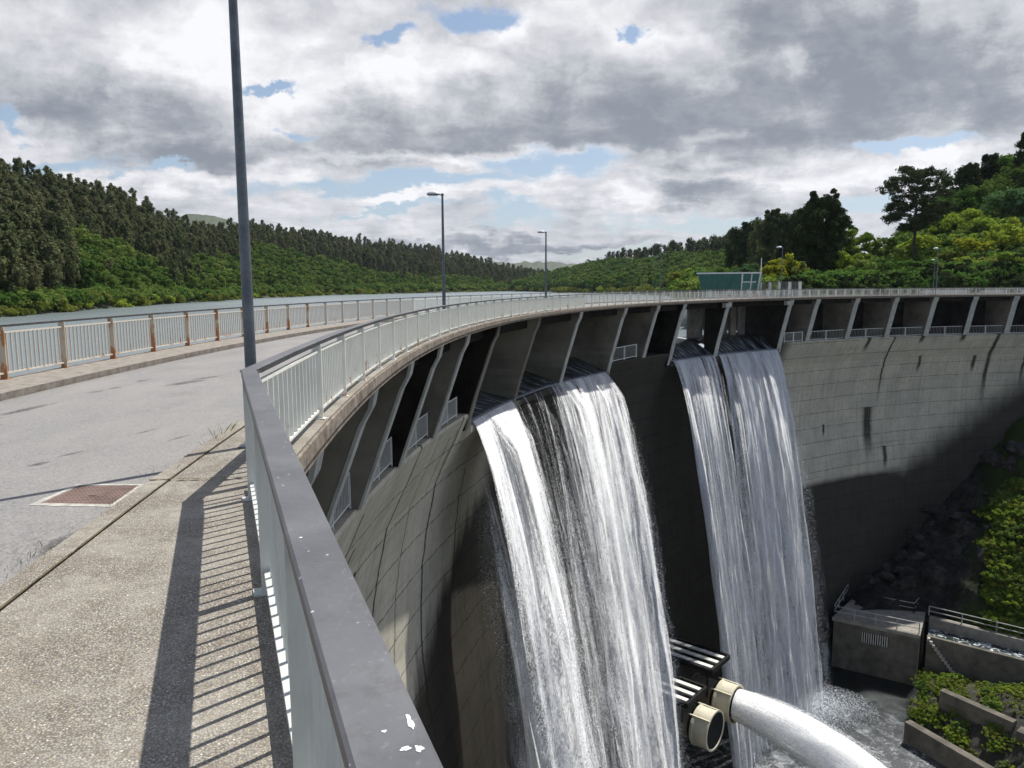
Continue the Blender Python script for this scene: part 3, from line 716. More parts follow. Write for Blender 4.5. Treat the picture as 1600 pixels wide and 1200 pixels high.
def mk_mist():
    t = NT('falling_spray'); x = t.xyz(t.uv()); u, v = x[0], x[1]
    dens = t.n('ShaderNodeAttribute', attribute_name='dens').outputs['Fac']
    fi = t.noise(t.comb(t.math('MULTIPLY', u, 24), t.math('MULTIPLY', v, 15), 3), 1, 3, .85)
    cl = t.noise(t.comb(t.math('MULTIPLY', u, .9), t.math('MULTIPLY', v, .22), 7), 1, 5, .65, .6)
    k = t.math('ADD', dens, t.math('ADD', t.math('MULTIPLY', t.math('SUBTRACT', fi, .5), 2.6), t.math('MULTIPLY', t.math('SUBTRACT', cl, .5), 1.6)))
    col = (.86,.88,.90); d = t.n('ShaderNodeBsdfDiffuse', {'Color': col, 'Normal': t.vmath('NORMALIZE', t.vmath('ADD', t.vmath('SCALE', t.n('ShaderNodeNewGeometry').outputs['Normal'], scale=.5), (.1,.1,.7)))}).outputs[0]
    return t.out(t.n('ShaderNodeMixShader', {0: t.rng(k, .28, 1.15, 0, .85), 1: t.n('ShaderNodeBsdfTransparent').outputs[0], 2: d}).outputs[0])
M['mist'] = mk_mist()
def fall_R(h): return .56*(h+.0)**.71 if h > 0 else 0
def grid_mesh(name, V, UV, D, nu, nv, mat, parent, smooth=True):
    org = np.array(parent['org']); me = bpy.data.meshes.new(name)
    idx = np.arange(nu*nv).reshape(nu, nv)
    q = np.stack([idx[:-1,:-1], idx[1:,:-1], idx[1:,1:], idx[:-1,1:]], -1).reshape(-1, 4)
    me.from_pydata((np.array(V)-org).tolist(), [], q.tolist())
    uvl = me.uv_layers.new(name='UVMap'); uv = np.array(UV)[q.ravel()]; uvl.data.foreach_set('uv', uv.ravel().astype(np.float32))
    a = me.attributes.new('dens', 'FLOAT', 'POINT'); a.data.foreach_set('value', np.array(D, dtype=np.float32))
    me.materials.append(mat)
    if smooth: me.shade_smooth()
    o = bpy.data.objects.new(name, me); COL.objects.link(o); o.parent = parent; return o
def n1(x, s): 
    i = math.floor(x); f = x-i; f = f*f*(3-2*f); h = lambda k: (math.sin((k*12.9898+s*78.233))*43758.5453) % 1
    return h(i)*(1-f)+h(i+1)*f-.5
def fall_layer(parent, a0, a1, mat, dens, off, seed, zbot=-53, nm='falling_sheet'):
    nu, nv = 120, 110; V = []; UV = []; D = []
    for i in range(nu):
        f = i/(nu-1); a = lerp(a0, a1, f)
        for j in range(nv):
            g = (j/(nv-1))**1.35; z0 = zl(a); h = g*(z0-zbot)
            fold = .9*n1(f*9+seed, seed)+.45*n1(f*23+seed, seed+3)+.18*n1(f*61, seed+7)
            fold2 = .5*n1(f*14+h*.13, seed+11)+.25*n1(f*37+h*.3, seed+13)
            R = 106.8-fall_R(h)+off*min(1, h/(2.0 if off < 1.5 else 11))+(fold*min(1.6, h*.11+.03)+fold2*min(1.2, h*.05))
            spread = (f-.5)*(.012*h)/rad(107)*1.0
            V.append(A(R, a+spread*-1*(1 if a1 < a0 else -1), z0-h+.05*(1-min(1,h))-.03))
            UV.append(((a0-a)*rad(107), h)); 
            D.append(interp(f, dens(h)))
    return grid_mesh(nm, V, UV, D, nu, nv, mat, parent)
def apron(parent, a0, a1):
    nu, prof = 60, [(113.0,None,-6.3),(112.0,-4.8,-5.3),(111.0,-4.86,-4.3),(110.0,-4.95,-3.3),(109.2,.18,-2.5),(108.5,.42,-1.8),(107.9,.62,-1.2),(107.4,.80,-.7),(107.05,.92,-.3),(106.8,1.0,0.0)]
    V = []; UV = []; D = []
    for i in range(nu):
        a = lerp(a0, a1, i/(nu-1)); l = zl(a)
        for R, z, v in prof:
            zz = -4.82 if z is None else (z if z < -2 else lerp(-4.98, l+.02, z))
            V.append(A(R, a, zz)); UV.append(((a0-a)*rad(107), v)); D.append(1)
    grid_mesh('overflow', V, UV, D, nu, len(prof), M['apron'], parent)
LG = lambda pts: (lambda h: pts)
wf = thing('waterfall', A(106.8, 160, -6), 'sunlit white waterfall pouring off the near spillway into the gorge', 'waterfall')
apron(wf, 168.25, 151.25)
def dens_l(h):
    e = min(1, h/25); d = min(1, h/40)
    return [(0,-.9),(.012+.01*e,.35-.3*e),(.05,1.15),(.20,1.35),(.255-.0*e,.9),(.285,.10),(.34,-.06),(.42,.04-.2*d),(.50,.02-.25*d),(.57,.12+.0*d),(.62,.6),(.70,.5),(.80,.75),(.9,.65),(.965,.85),(.988,.5-.3*e),(1,-.9)]
def dens_l2(h):
    d = min(1, h/30)
    return [(0,-1.4),(.02,-.2),(.08,.55),(.2,.7),(.26,.1),(.30,-.22),(.5,-.22-.3*d),(.58,.0),(.66,.4),(.76,.1),(.85,.4),(.96,.4),(1,-1)]
fall_layer(wf, 168.3, 151.2, FALLM[0], dens_l, 0, 1)
fall_layer(wf, 168.3, 151.0, FALLM[1], dens_l2, -.75, 4, nm='spray_sheet')
fall_layer(wf, 169.9, 151.2, FALLM[2], lambda h: [(0,-1.2+1.0*min(1,h/30)),(.03,-1.2+1.65*min(1,h/22)),(.07,-1.0+1.65*min(1,h/16)),(.12,-.2+.7*min(1,h/10)),(.27,.2),(.31,-.35),(.5,-.5),(.58,-.2),(.66,.2),(.9,.25),(1,-.8)], .9, 9, nm='spray_sheet')
fall_layer(wf, 169.6, 161.0, M['mist'], lambda h: [(0,-1),(.12,-.7+1.35*min(1,h/24)),(.30,-.5+1.35*min(1,h/20)),(.7,-.2+.9*min(1,h/20)),(1,-.8)], 1.7, 12, nm='spray_sheet')
fall_layer(wf, 169.8, 161.5, M['mist'], lambda h: [(0,-1),(.15,-1.0+1.5*min(1,h/30)),(.35,-.8+1.45*min(1,h/26)),(.8,-.5+1.0*min(1,h/24)),(1,-.9)], 3.2, 14, nm='spray_sheet')
fall_layer(wf, 152.6, 150.2, M['mist'], lambda h: [(0,-.6),(.3,-.2+.4*min(1,h/20)),(.6,-.4+.5*min(1,h/20)),(1,-1)], -.3, 15, nm='spray_sheet')
wf2 = thing('waterfall', A(106.8, 139, -6), 'shaded bluish waterfall off the far spillway, left half beside the central pier', 'waterfall')
apron(wf2, 142.6, 137.1)
d2 = lambda h: [(0,-.6),(.03,.6),(.15,.95),(.35,.9),(.5,.95),(.7,.65),(.85,.7),(.97,.55),(1,-.3 if h < 20 else .5)]
fall_layer(wf2, 142.7, 137.0, FALLM[3], d2, 0, 2)
fall_layer(wf2, 142.7, 137.0, FALLM[1], lambda h: [(0,-1),(.1,.1),(.5,.25),(.9,.0),(1,-1)], -.7, 6, nm='spray_sheet')
wf3 = thing('waterfall', A(106.8, 132, -7), 'shaded bluish waterfall off the far spillway, right half against the grey wall', 'waterfall')
apron(wf3, 136.6, 128.85)
d3 = lambda h: [(0,-.3 if h < 20 else .5),(.04,.6),(.15,.75),(.3,1.0),(.45,.75),(.6,.95),(.75,.8),(.9,.9),(.98,.5),(1,-.7)]
fall_layer(wf3, 136.7, 128.8, FALLM[0], d3, 0, 3)
fall_layer(wf2, 142.9, 136.8, M['mist'], lambda h: [(0,-.5),(.1,.2*min(1,h/15)),(.9,.25*min(1,h/15)),(1,.1)], -1.0, 22, nm='spray_sheet')
fall_layer(wf3, 136.9, 128.2, M['mist'], lambda h: [(0,.1),(.1,.25*min(1,h/15)),(.85,.3*min(1,h/15)),(1,-.7+.6*min(1,h/40))], -1.0, 23, nm='spray_sheet')
fall_layer(wf3, 136.7, 128.8, FALLM[2], lambda h: [(0,-.5),(.1,.1),(.5,.25),(.9,.1),(1,-1)], -.8, 8, nm='spray_sheet')
# splash where the far fall meets the river
def puff(name, c, rx, ry, rz, n, parent, mat, size):
    me_v = []; fc = []
    r_ = np.random.default_rng(int(c[0]*10))
    for i in range(n):
        d = r_.normal(size=3); d /= np.linalg.norm(d); d[2] = abs(d[2]); k = r_.random()**.6
        q = np.array(c)+d*np.array([rx,ry,rz])*k; s = size*(.4+r_.random())
        a = r_.normal(size=3); a /= np.linalg.norm(a); b = np.cross(a, d); b /= (np.linalg.norm(b)+1e-6)
        for u_, v_ in ((-1,-1),(1,-1),(1,1),(-1,1)): me_v.append(q+a*u_*s+b*v_*s)
    me = from_arrays(name, np.array(me_v)-np.array(parent['org']), np.arange(n*4), 4, mat)
    o = bpy.data.objects.new(name, me); COL.objects.link(o); o.parent = parent
M['splash'] = simple('splash_white', (.70,.74,.78), (.86,.89,.92), 2, .8, 0, .1, 10)
foot = G(1245, 1105, -53)
puff('splash', (foot.x, foot.y-1, -53), 10, 5, 3.2, 42000, wf3, M['splash'], .028)
# droplets thrown off the edges of the near fall
def droplets(parent, a_lo, a_hi, n, mat, seed, hmin, hmax, rmin, rmax, size):
    r_ = np.random.default_rng(seed)
    a = r_.uniform(a_lo, a_hi, n); h = hmin+(hmax-hmin)*r_.random(n)**.8
    z0 = np.interp(a, [128,142,151,160,168.4], [-7,-6.65,-6.25,-5.75,-5.45])
    R = 106.8-.56*h**.71+r_.uniform(rmin, rmax, n)*np.minimum(1, h/8)
    c = np.stack([CX+R*np.cos(np.radians(a)), CY+R*np.sin(np.radians(a)), z0-h], 1)
    s = size*(.4+r_.random(n)**2*1.6)
    tet = np.array([[1,0,-.3],[-.5,.87,-.3],[-.5,-.87,-.3],[0,0,1.6]])
    v = (c[:,None,:]+tet[None]*s[:,None,None]).reshape(-1,3)-np.array(parent['org'])
    f = (np.arange(n)[:,None]*4+np.array([0,1,3,1,2,3,2,0,3,0,2,1])[None]).ravel()
    me = from_arrays('droplets', v, f, 3, mat); o = bpy.data.objects.new('droplets', me); COL.objects.link(o); o.parent = parent
    o['kind'] = 'stuff'
droplets(wf, 166.8, 169.6, 60000, M['splash'], 3, 4, 34, -1.2, 1.6, .007)
droplets(wf, 157.5, 164.5, 60000, M['splash'], 4, 1, 40, -1.0, .8, .010)
droplets(wf, 150.4, 152.2, 12000, M['splash'], 5, 4, 46, -1.0, .5, .014)
droplets(wf3, 128.2, 129.6, 5000, M['splash'], 6, 4, 46, -1.0, .4, .018)
# ================================================================== bottom outlets and the water jet
M['pipe_dim'] = simple('dull_pipe_paint', (.16,.14,.10), (.24,.21,.16), 1.5, .6, 0, .2, 10)
dv = Vector((.76, -.65, 0)).normalized(); sv = Vector((-dv.y, dv.x, 0))     # along the pipes, and sideways (away from the viewer)
UPV = Vector((0,0,1))
def cyl_part(nm, mat, c, rings, parent, n=36):
    m = MB(); base = 0
    for s, r in rings:
        for j in range(n):
            t = 2*pi*j/n; m.v.append(tuple(c+dv*s+sv*(r*cos(t))+UPV*(r*sin(t))))
    for k in range(len(rings)-1):
        for j in range(n): m.f.append((k*n+j, (k+1)*n+j, (k+1)*n+(j+1)%n, k*n+(j+1)%n)); m.uv.append(None)
    o = m.build(nm, mat, parent)
    return o
def outlet(px, py, D, label, rr, hood_off, jet):
    c = P(px, py, D)
    t = thing('outlet_valve', tuple(c), label, 'outlet valve', 'bottom outlet valves')
    cyl_part('collar', M['cream'], c, [(-1.9,rr*.80),(-1.9,rr),(-1.82,rr*1.03),(-1.6,rr*1.03),(-1.55,rr),(-.15,rr),(-.12,rr*1.03),(0,rr*1.03),(0,rr*.93),(-.8,rr*.90)], t)
    cyl_part('pipe', M['pipe_dim'], c, [(-14,rr*.82),(-5.0,rr*.82),(-5.0,rr*.88),(-4.8,rr*.88),(-4.8,rr*.82),(-2.3,rr*.82)], t)
    m = MB(); ring = [c+dv*(-.06 if not jet else -.75)+sv*(rr*.9*cos(2*pi*j/36))+UPV*(rr*.9*sin(2*pi*j/36)) for j in range(36)]; m.poly(ring); m.build('cone', M['steel_dark'], t)
    for k in (-.7, .25, 1.0):
        m = MB(); m.bar(c+dv*(-2.3)+sv*(rr*sin(k)*1.03)+UPV*(rr*cos(k)*1.03), c+dv*(-.05)+sv*(rr*sin(k)*1.03)+UPV*(rr*cos(k)*1.03), .14, .10); m.build('rib', M['cream'], t)
    # slatted service platform above the valve
    h = thing('valve_platform', tuple(c+UPV*(rr+1.2)), hood_off[3], 'platform', 'slatted platforms over the outlet valves')
    s0, s1, up = hood_off[0], hood_off[1], rr+hood_off[2]
    m = MB(); a = c+dv*s0+UPV*up; b = c+dv*s1+UPV*up
    for w in (-1.95, 2.25): m.bar(a+sv*w, b+sv*w, .28, .45)
    m.bar(a-sv*1.95, a+sv*2.25, .28, .45); m.bar(b-sv*1.95, b+sv*2.25, .25, .45)
    m.build('frame', M['steel_dark'], h)
    m = MB(); m.bar(a+UPV*-.35+sv*.15, b+UPV*-.35+sv*.15, 4.0, .12); m.build('tray', M['steel_dark'], h)
    for w in (-1.25, .1, 1.45):
        m = MB(); m.bar(a+sv*w+UPV*.12+dv*.2, b+sv*w+UPV*.12-dv*.25, .55, .12); m.build('slat', M['slat'], h)
    for s_ in (s0+.6, s1-.6):
        for w in (-1.6, 1.6):
            m = MB(); q = c+dv*s_+sv*w; m.bar(q+UPV*(up-.3), q+UPV*(rr*.3), .16, .16, up=(1,0,0)); m.build('leg', M['steel_dark'], h)
    return t, c
v1, c1 = outlet(1151, 1101, 78, 'cream outlet valve with a thick white water jet shooting out of it', 2.0, (-9.5,-2.0,1.75,'slatted platform over the jetting outlet valve'), True)
v2, c2 = outlet(1118, 1142, 72.5, 'closed cream outlet valve with a black end, in front of the jetting one', 1.95, (-9,-2.2,.75,'slatted platform over the closed outlet valve'), False)
def mk_jet(name, lo, hi, seed):
    t = NT(name); x = t.xyz(t.uv()); u, v = x[0], x[1]
    dens = t.n('ShaderNodeAttribute', attribute_name='dens').outputs['Fac']
    s1_ = t.noise(t.comb(t.math('MULTIPLY', u, 9), t.math('MULTIPLY', v, .22), seed), 1, 6, .68)
    s2_ = t.noise(t.comb(t.math('MULTIPLY', u, 60), t.math('MULTIPLY', v, 3.0), seed), 1, 4, .75)
    k = t.math('ADD', dens, t.math('ADD', t.math('MULTIPLY', t.math('SUBTRACT', s1_, .5), 2.0), t.math('MULTIPLY', t.math('SUBTRACT', s2_, .5), 3.2)))
    al = t.rng(k, lo, hi); nr_ = t.bump(t.math('ADD', s1_, t.math('MULTIPLY', s2_, .5)), .5, .25)
    nr_ = t.vmath('NORMALIZE', t.vmath('ADD', t.vmath('SCALE', nr_, scale=.22), (.10,.05,.62)))
    col = t.mix(t.rng(s1_, .3, .65), (.93,.935,.94), (.97,.97,.97))
    b = t.n('ShaderNodeMixShader', {0: .12, 1: t.n('ShaderNodeBsdfDiffuse', {'Color': col, 'Normal': nr_}).outputs[0], 2: t.n('ShaderNodeBsdfTranslucent', {'Color': (.98,.98,.98,1)}).outputs[0]}).outputs[0]
    if lo < 0:      # the dense core: light goes right through the aerated water
        return t.out(t.bsdf(t.mix(t.rng(s1_, .32, .6), (.90,.91,.92), (.985,.985,.985)), 1.0, 0, t.bump(t.math('ADD', s1_, s2_), .6, .2), **{'Subsurface Weight': 1.0, 'Subsurface Radius': (1.6,1.6,1.6), 'Subsurface Scale': 1.0, 'Specular IOR Level': 0.0}))
    return t.out(t.n('ShaderNodeMixShader', {0: al, 1: t.n('ShaderNodeBsdfTransparent').outputs[0], 2: b}).outputs[0])
JM = [mk_jet('jet_core', -1.2, -.4, 2), mk_jet('jet_spray', .25, .9, 8)]
jt = thing('water_jet', tuple(c1), 'thick white jet of water arching from the open outlet valve down to the river', 'water jet')
jd = Vector((.80, -.60, 0)).normalized(); js = Vector((-jd.y, jd.x, 0))
for li, (rs, mt, d0, nm) in enumerate(((1.0, JM[0], 1.3, 'jet'), (1.22, JM[1], .30, 'spray_sheet'))):
    ns, nn = 90, 64; V = []; UV = []; D = []
    for i in range(ns):
        s = 26*(i/(ns-1)); c = c1+jd*s-UPV*(.021*s*s+.02*s); r = (1.60+.060*s)*(1+(rs-1)*min(1, s/5))
        sl = Vector((jd.x, jd.y, -(.042*s))).normalized(); up = js.cross(sl)*-1 if js.cross(sl).z < 0 else js.cross(sl)
        for j in range(nn):
            th = 2*pi*j/(nn-1); jj = j if j < nn-1 else 0
            rr = r*(1+.05*n1(jj*.55+li*9, 3)*min(1,s/6)+.10*n1(jj*.3+s*.6, li+5)*min(1,s/8))
            V.append(tuple(c+js*(rr*cos(th))+up*(rr*sin(th)))); UV.append((j/(nn-1)*3, s)); D.append(d0-(.02*s if li else 0))
    grid_mesh(nm, V, UV, D, ns, nn, mt, jt)
r_ = np.random.default_rng(21); nd_ = 26000; s_ = r_.uniform(1.5, 27, nd_); th_ = r_.uniform(0, 2*pi, nd_); rr_ = (1.60+.060*s_)*(1+np.abs(r_.normal(0, .17, nd_))*np.minimum(1, s_/6))
cc_ = np.array(c1)[None]+np.array(jd)[None]*s_[:,None]-np.array([0,0,1.0])[None]*(.021*s_*s_+.02*s_)[:,None]+np.array(js)[None]*(rr_*np.cos(th_))[:,None]+np.array([0,0,1.0])[None]*(rr_*np.sin(th_))[:,None]
sz2 = .016*(.5+r_.random(nd_)*2); tet_ = np.array([[1,0,-.3],[-.5,.87,-.3],[-.5,-.87,-.3],[0,0,1.2]])
me_ = from_arrays('droplets', (cc_[:,None,:]+tet_[None]*sz2[:,None,None]).reshape(-1,3)-np.array(jt['org']), (np.arange(nd_)[:,None]*4+np.array([0,1,3,1,2,3,2,0,3,0,2,1])[None]).ravel(), 3, M['splash'])
o = bpy.data.objects.new('droplets', me_); COL.objects.link(o); o.parent = jt; o['kind'] = 'stuff'
ld = c1+jd*24; puff('splash', (ld.x, ld.y, -53), 7, 7, 4, 20000, jt, M['splash'], .04)
# ================================================================== intake block, channel, terraces
ZR = -45.6
q = [G(1303,964,ZR), G(1436,992,ZR), G(1447,945,ZR), G(1345,925,ZR)]
t = thing('intake_building', (q[1].x, q[1].y, -53), 'low square concrete intake block with railed flat roof and small grille at the dam foot', 'building')
m = MB(); m.hexa([(p.x,p.y,-54.5) for p in q][::1], [(p.x,p.y,ZR-.5) for p in q]); m.build('wall', M['block'], t)
cc = sum(q, Vector())/4; m = MB()
qq = [cc+(p-cc)*1.03 for p in q]; m.hexa([(p.x,p.y,ZR-.5) for p in qq], [(p.x,p.y,ZR) for p in qq]); m.build('roof', M['deck_conc'], t)
e1 = (q[1]-q[0]); e1n = e1.normalized(); fn = Vector((e1n.y, -e1n.x, 0))
m = MB(); g0 = q[0]+e1*.34+fn*.03; g1 = q[0]+e1*.66+fn*.03
m.bar((g0.x,g0.y,ZR-2.0),(g1.x,g1.y,ZR-2.0), .05, 1.5); wd = m.build('window', M['steel_dark'], t)
for k in range(12):
    m = MB() if k == 0 else m
    p = g0.lerp(g1, (k+.5)/12)+fn*.06; m.bar((p.x,p.y,ZR-2.75),(p.x,p.y,ZR-1.25), .10, .08, up=(1,0,0))
m.build('grille', M['slat'], wd)
m = MB(); a_, b_ = q[0]+fn*.02, q[1]+fn*.02; m.bar((a_.x,a_.y,ZR-5.0),(b_.x,b_.y,ZR-5.0), .06, .12); m.build('ledge', M['block'], t)
def open_rail(name, pts, label, mat, hgt=1.5, every=3.0, w=.11):
    t = thing(name, tuple(pts[0]), label, 'railing'); 
    for a, b in zip(pts, pts[1:]):
        a, b = Vector(a), Vector(b); n = max(1, round((b-a).length/every))
        for k in range(n+1):
            p = a.lerp(b, k/n); m = MB(); m.bar(p, p+UPV*hgt, w, w, up=(1,0,0)); m.build('post', mat, t)
        for hh in (hgt, hgt*.5):
            m = MB(); m.bar(a+UPV*hh, b+UPV*hh, w*.9, w*.9); m.build('rail', mat, t)
    return t
M['rail_dim'] = simple('weathered_galvanised_rail', (.30,.30,.29), (.42,.42,.40), 2, .6, .2, .1, 20)
zq = Vector((0,0,ZR))
open_rail('railing', [G(1331,905+12,ZR), G(1303,962,ZR), G(1436,990,ZR)], 'open pipe railing along the front and left edges of the intake block roof', M['rail_dim'])
open_rail('railing', [G(1345,926,ZR), G(1446,936,ZR), G(1428,958,ZR), G(1361,945,ZR)], 'open pipe railing round the hatch at the back of the intake block roof', M['rail_dim'])
# channel
h0, h1, f0, f1 = G(1449,991,ZR), G(1600,1029,ZR), G(1453,963,ZR), G(1600,999,ZR)
h1 = h0+(h1-h0)*2.2; f1 = f0+(f1-f0)*2.2
t = thing('channel', tuple(h0), 'narrow concrete tailrace channel with churning water, running right from the intake block', 'channel')
def wallbox(a, b, th, z0, z1):
    d = (b-a).normalized(); s = Vector((-d.y, d.x, 0)); m = MB()
    r_ = [a-s*th/2, b-s*th/2, b+s*th/2, a+s*th/2]; m.hexa([(p.x,p.y,z0) for p in r_], [(p.x,p.y,z1) for p in r_]); return m
wallbox(h0, h1, .55, -54.5, ZR-.15).build('side_wall', M['block'], t)
wallbox(f0, f1, .9, -54.5, ZR).build('side_wall', M['deck_conc'], t)
m = MB(); m.quad((h0.x,h0.y,ZR-1.6),(h1.x,h1.y,ZR-1.6),(f1.x,f1.y,ZR-1.6),(f0.x,f0.y,ZR-1.6))
cw = NT('channel_water'); p_ = cw.pos(); nn_ = cw.noise(p_, .9, 7, .72, 1.5)
k_ = cw.rng(nn_, .5, .62); colw = cw.mix(k_, (.02,.03,.032), (.68,.72,.75)); cw.out(cw.bsdf(colw, cw.math('ADD', .1, cw.math('MULTIPLY', k_, .5)), 0, cw.bump(nn_, .6, .1)))
m.build('channel_water', cw.m, t)
open_rail('railing', [f0+Vector((0,.3,0)), f1+Vector((0,.3,0))], 'long pipe railing on the far side of the tailrace channel', M['rail_dim'], 1.4, 4.2)
# stairs down from the channel corner
s0 = G(1444,992,ZR); s1 = G(1506,1062,-52.5)
t = thing('staircase', tuple(s0), 'steep pale concrete steps down the channel wall from the intake block', 'stairs')
dirn = (h1-h0).normalized(); fo = Vector((dirn.y, -dirn.x, 0)); L = 5.6
m = MB()
for k in range(18):
    c = h0+dirn*(.3+L*k/18)+fo*.55; z = ZR-.2-(6.9*k/18); m.box((c.x, c.y, z-.36), L/18, .62, .36, math.atan2(dirn.y, dirn.x))
m.build('steps', M['pale_concrete'], t)
# terraces
def terr(a, b, w, z0, z1, label, mat='block'):
    a, b = Vector(a), Vector(b); t_ = wallbox(a, b, w, z0, z1)
    return tag(t_.build('retaining_wall', M[mat], loc=tuple(a)), label, 'wall')
ta0, ta1 = G(1472,1077,-48.2), G(1586,1127,-48.2)
terr(ta0, ta1, .95, -54.5, -48.2, 'upper short retaining wall with a pale flat top among the riverbank bushes')
tb0, tb1 = G(1418,1126,-50.5), G(1540,1196,-50.5); tb1 = tb0+(tb1-tb0)*1.5
terr(tb0, tb1, 1.0, -54.5, -50.5, 'lower retaining wall along the water in the bottom right corner')
tc0, tc1 = G(1592,1138,-48.6), G(1660,1165,-48.6)
terr(tc0, tc1, 1.6, -54.5, -48.6, 'pale end of a retaining wall at the right edge above the water')
# ================================================================== hut and walls by the far end of the bridge
GR = -.1
hb = [P(1099,455,118), P(1182,455,116), P(1176,455,123), P(1104,455,125)]
ht = [P(1091,428.5,118), P(1188,427,116), P(1180,427,124), P(1100,428.5,126)]
zb_, zt_ = -.3, 3.25
M['green'] = simple('dark_green_cladding', (.012,.085,.065), (.02,.13,.10), 1.5, .35, 0, .1, 8)
M['green2'] = simple('green_glazing', (.03,.13,.11), (.05,.17,.15), .8, .15, 0, .05, 5)
t = thing('hut', (hb[0].x, hb[0].y, zb_), 'small dark green cabin with walls flaring outward under a flat pale roof, beyond the bridge', 'hut')
m = MB(); m.hexa([(p.x,p.y,zb_) for p in hb], [(p.x,p.y,zt_) for p in ht]); m.build('wall', M['green'], t)
cc = sum(ht, Vector())/4; m = MB(); qq = [cc+(p-cc)*1.05 for p in ht]
m.hexa([(p.x,p.y,zt_) for p in qq], [(p.x,p.y,zt_+.22) for p in qq]); m.build('roof', M['white2'], t)
for f in (0,.26,.51,.72,.87,1):
    a = hb[0].lerp(hb[1], f); b = ht[0].lerp(ht[1], f); o = Vector((0,-.06,0)); m = MB(); m.bar((a.x,a.y-.06,zb_),(b.x,b.y-.06,zt_), .14 if f != .72 else .22, .08, up=(0,1,0)); m.build('mullion', M['white2'] if f in (.72,.87,1) else M['green2'], t)
a0 = hb[0].lerp(hb[1], .73); a1 = hb[0].lerp(hb[1], .99); m = MB(); m.bar((a0.x,a0.y-.04,1.15),(a1.x+.3,a1.y-.04,1.15), .06, 1.9); wd = m.build('window', M['green2'], t)
m = MB(); m.bar((a0.x,a0.y-.09,2.05),(a1.x+.4,a1.y-.09,2.05), .05, .14); m.build('frame', M['white2'], wd)
def fence_wall(name, label, px0, px1, D0, D1, z0, z1, every, pw, mp, ml, panel=True):
    a, b = P(px0, 450, D0), P(px1, 450, D1); a.z = b.z = z0
    t = thing(name, tuple(a), label, 'fence'); n = max(1, round((b-a).length/every))
    for k in range(n+1):
        p = a.lerp(b, k/n); m = MB(); m.box((p.x,p.y,z0), pw, pw, z1-z0, 0); m.build('post', mp, t)
    m = MB(); m.bar((a.x,a.y,z1),(b.x,b.y,z1), .12, .1); m.build('rail', M['dark_rail'], t)
    if panel:
        for k in range(n):
            p, q_ = a.lerp(b, k/n), a.lerp(b, (k+1)/n); m = MB()
            for j in range(8):
                w = p.lerp(q_, (j+.5)/8); m.box((w.x,w.y,z0+.1), .035, .035, z1-z0-.15, 0)
            m.bar((p.x,p.y,z0+.25),(q_.x,q_.y,z0+.25), .1, .35); m.build('panel', ml, t)
    return t
fence_wall('fence', 'white posted fence enclosing the yard right of the green hut', 1188, 1250, 119, 113, -.1, 2.05, 1.9, .32, M['white2'], M['rail_dim'])
fence_wall('fence', 'pale fence below the green hut along the far end of the road', 1110, 1200, 113, 113.5, -.1, .95, 2.6, .42, M['white2'], M['rail_dim'])
M['pinkish'] = simple('pinkish_kerb', (.42,.30,.27), (.55,.45,.42), 1, .9, 0, .2, 10)
a, b = P(1120,460,109), P(1190,460,112); tag(wallbox(Vector((a.x,a.y,0)), Vector((b.x,b.y,0)), .6, -.3, .42).build('low_wall', M['pinkish'], loc=(a.x,a.y,-.3)), 'low pinkish white parapet on the road edge before the green hut', 'wall')
m = MB(); m.sweep([(113.3,-.2),(113.0,-.2),(113.0,.62),(113.3,.62)], frange(109.5, 97, 1)); tag(m.build('low_wall', M['white2']), 'bright white low wall behind the railing at the right end of the bridge', 'wall')
# ================================================================== terrain
def mk_ground(name, c1, c2, c3):
    t = NT(name); p = t.pos(); a = t.noise(p, .05, 6, .65); b = t.noise(p, .6, 6, .7)
    col = t.mix(t.rng(a, .4, .6), c1, c2); col = t.mix(t.rng(b, .5, .7), col, c3)
    return t.out(t.bsdf(col, .95, 0, t.bump(b, .8, .4)))
M['rock_soil'] = mk_ground('rocky_soil', (.03,.028,.022), (.07,.065,.05), (.05,.06,.025))
M['forest_floor'] = mk_ground('forest_floor', (.025,.035,.012), (.045,.06,.02), (.05,.045,.025))
M['grass_bank'] = mk_ground('grass_bank', (.06,.10,.025), (.10,.15,.035), (.05,.06,.025))
M['far_hill'] = mk_ground('far_hill_scrub', (.05,.065,.035), (.07,.085,.045), (.09,.085,.07))
def hill(name, cols, nr, mat, kind='structure', amp=1.0, back=True, shape=1.0):
    """cols: (px, D0, z0, D1, z1) - near edge and crest of the hill for each bearing"""
    xs = [c[0] for c in cols]; N = 140; m = MB(); rows = nr+(6 if back else 0); Z = {}
    for i in range(N):
        px = lerp(xs[0], xs[-1], i/(N-1)); D0, z0, D1, z1 = (float(np.interp(px, xs, [c[k] for c in cols])) for k in (1,2,3,4))
        dr = ray(px, 455); L = math.hypot(dr[0], dr[1]); dx, dy = dr[0]/L, dr[1]/L
        for j in range(rows):
            if j < nr: t = j/(nr-1); D = lerp(D0, D1, t); z = lerp(z0, z1, (t**shape))
            else: k = (j-nr+1)/6; D = D1*(1+.5*k); z = z1-(z1-z0)*.6*k*k
            z += amp*(n1(i*.31+j*.17, 3)+.6*n1(i*.7-j*.5, 9))*min(1, j/3)
            m.v.append((dx*D, dy*D, z))
    for i in range(N-1):
        for j in range(rows-1): m.f.append((i*rows+j, (i+1)*rows+j, (i+1)*rows+j+1, i*rows+j+1)); m.uv.append(None)
    o = m.build(name, mat, smooth=True); tag(o, kind=kind)
    def at(px, t):
        D0, z0, D1, z1 = (float(np.interp(px, xs, [c[k] for c in cols])) for k in (1,2,3,4))
        dr = ray(px, 455); L = math.hypot(dr[0], dr[1]); D = lerp(D0, D1, t)
        return Vector((dr[0]/L*D, dr[1]/L*D, lerp(z0, z1, max(0,t)**shape)))
    return at
def zat(px, py, D): return P(px, py, D).z
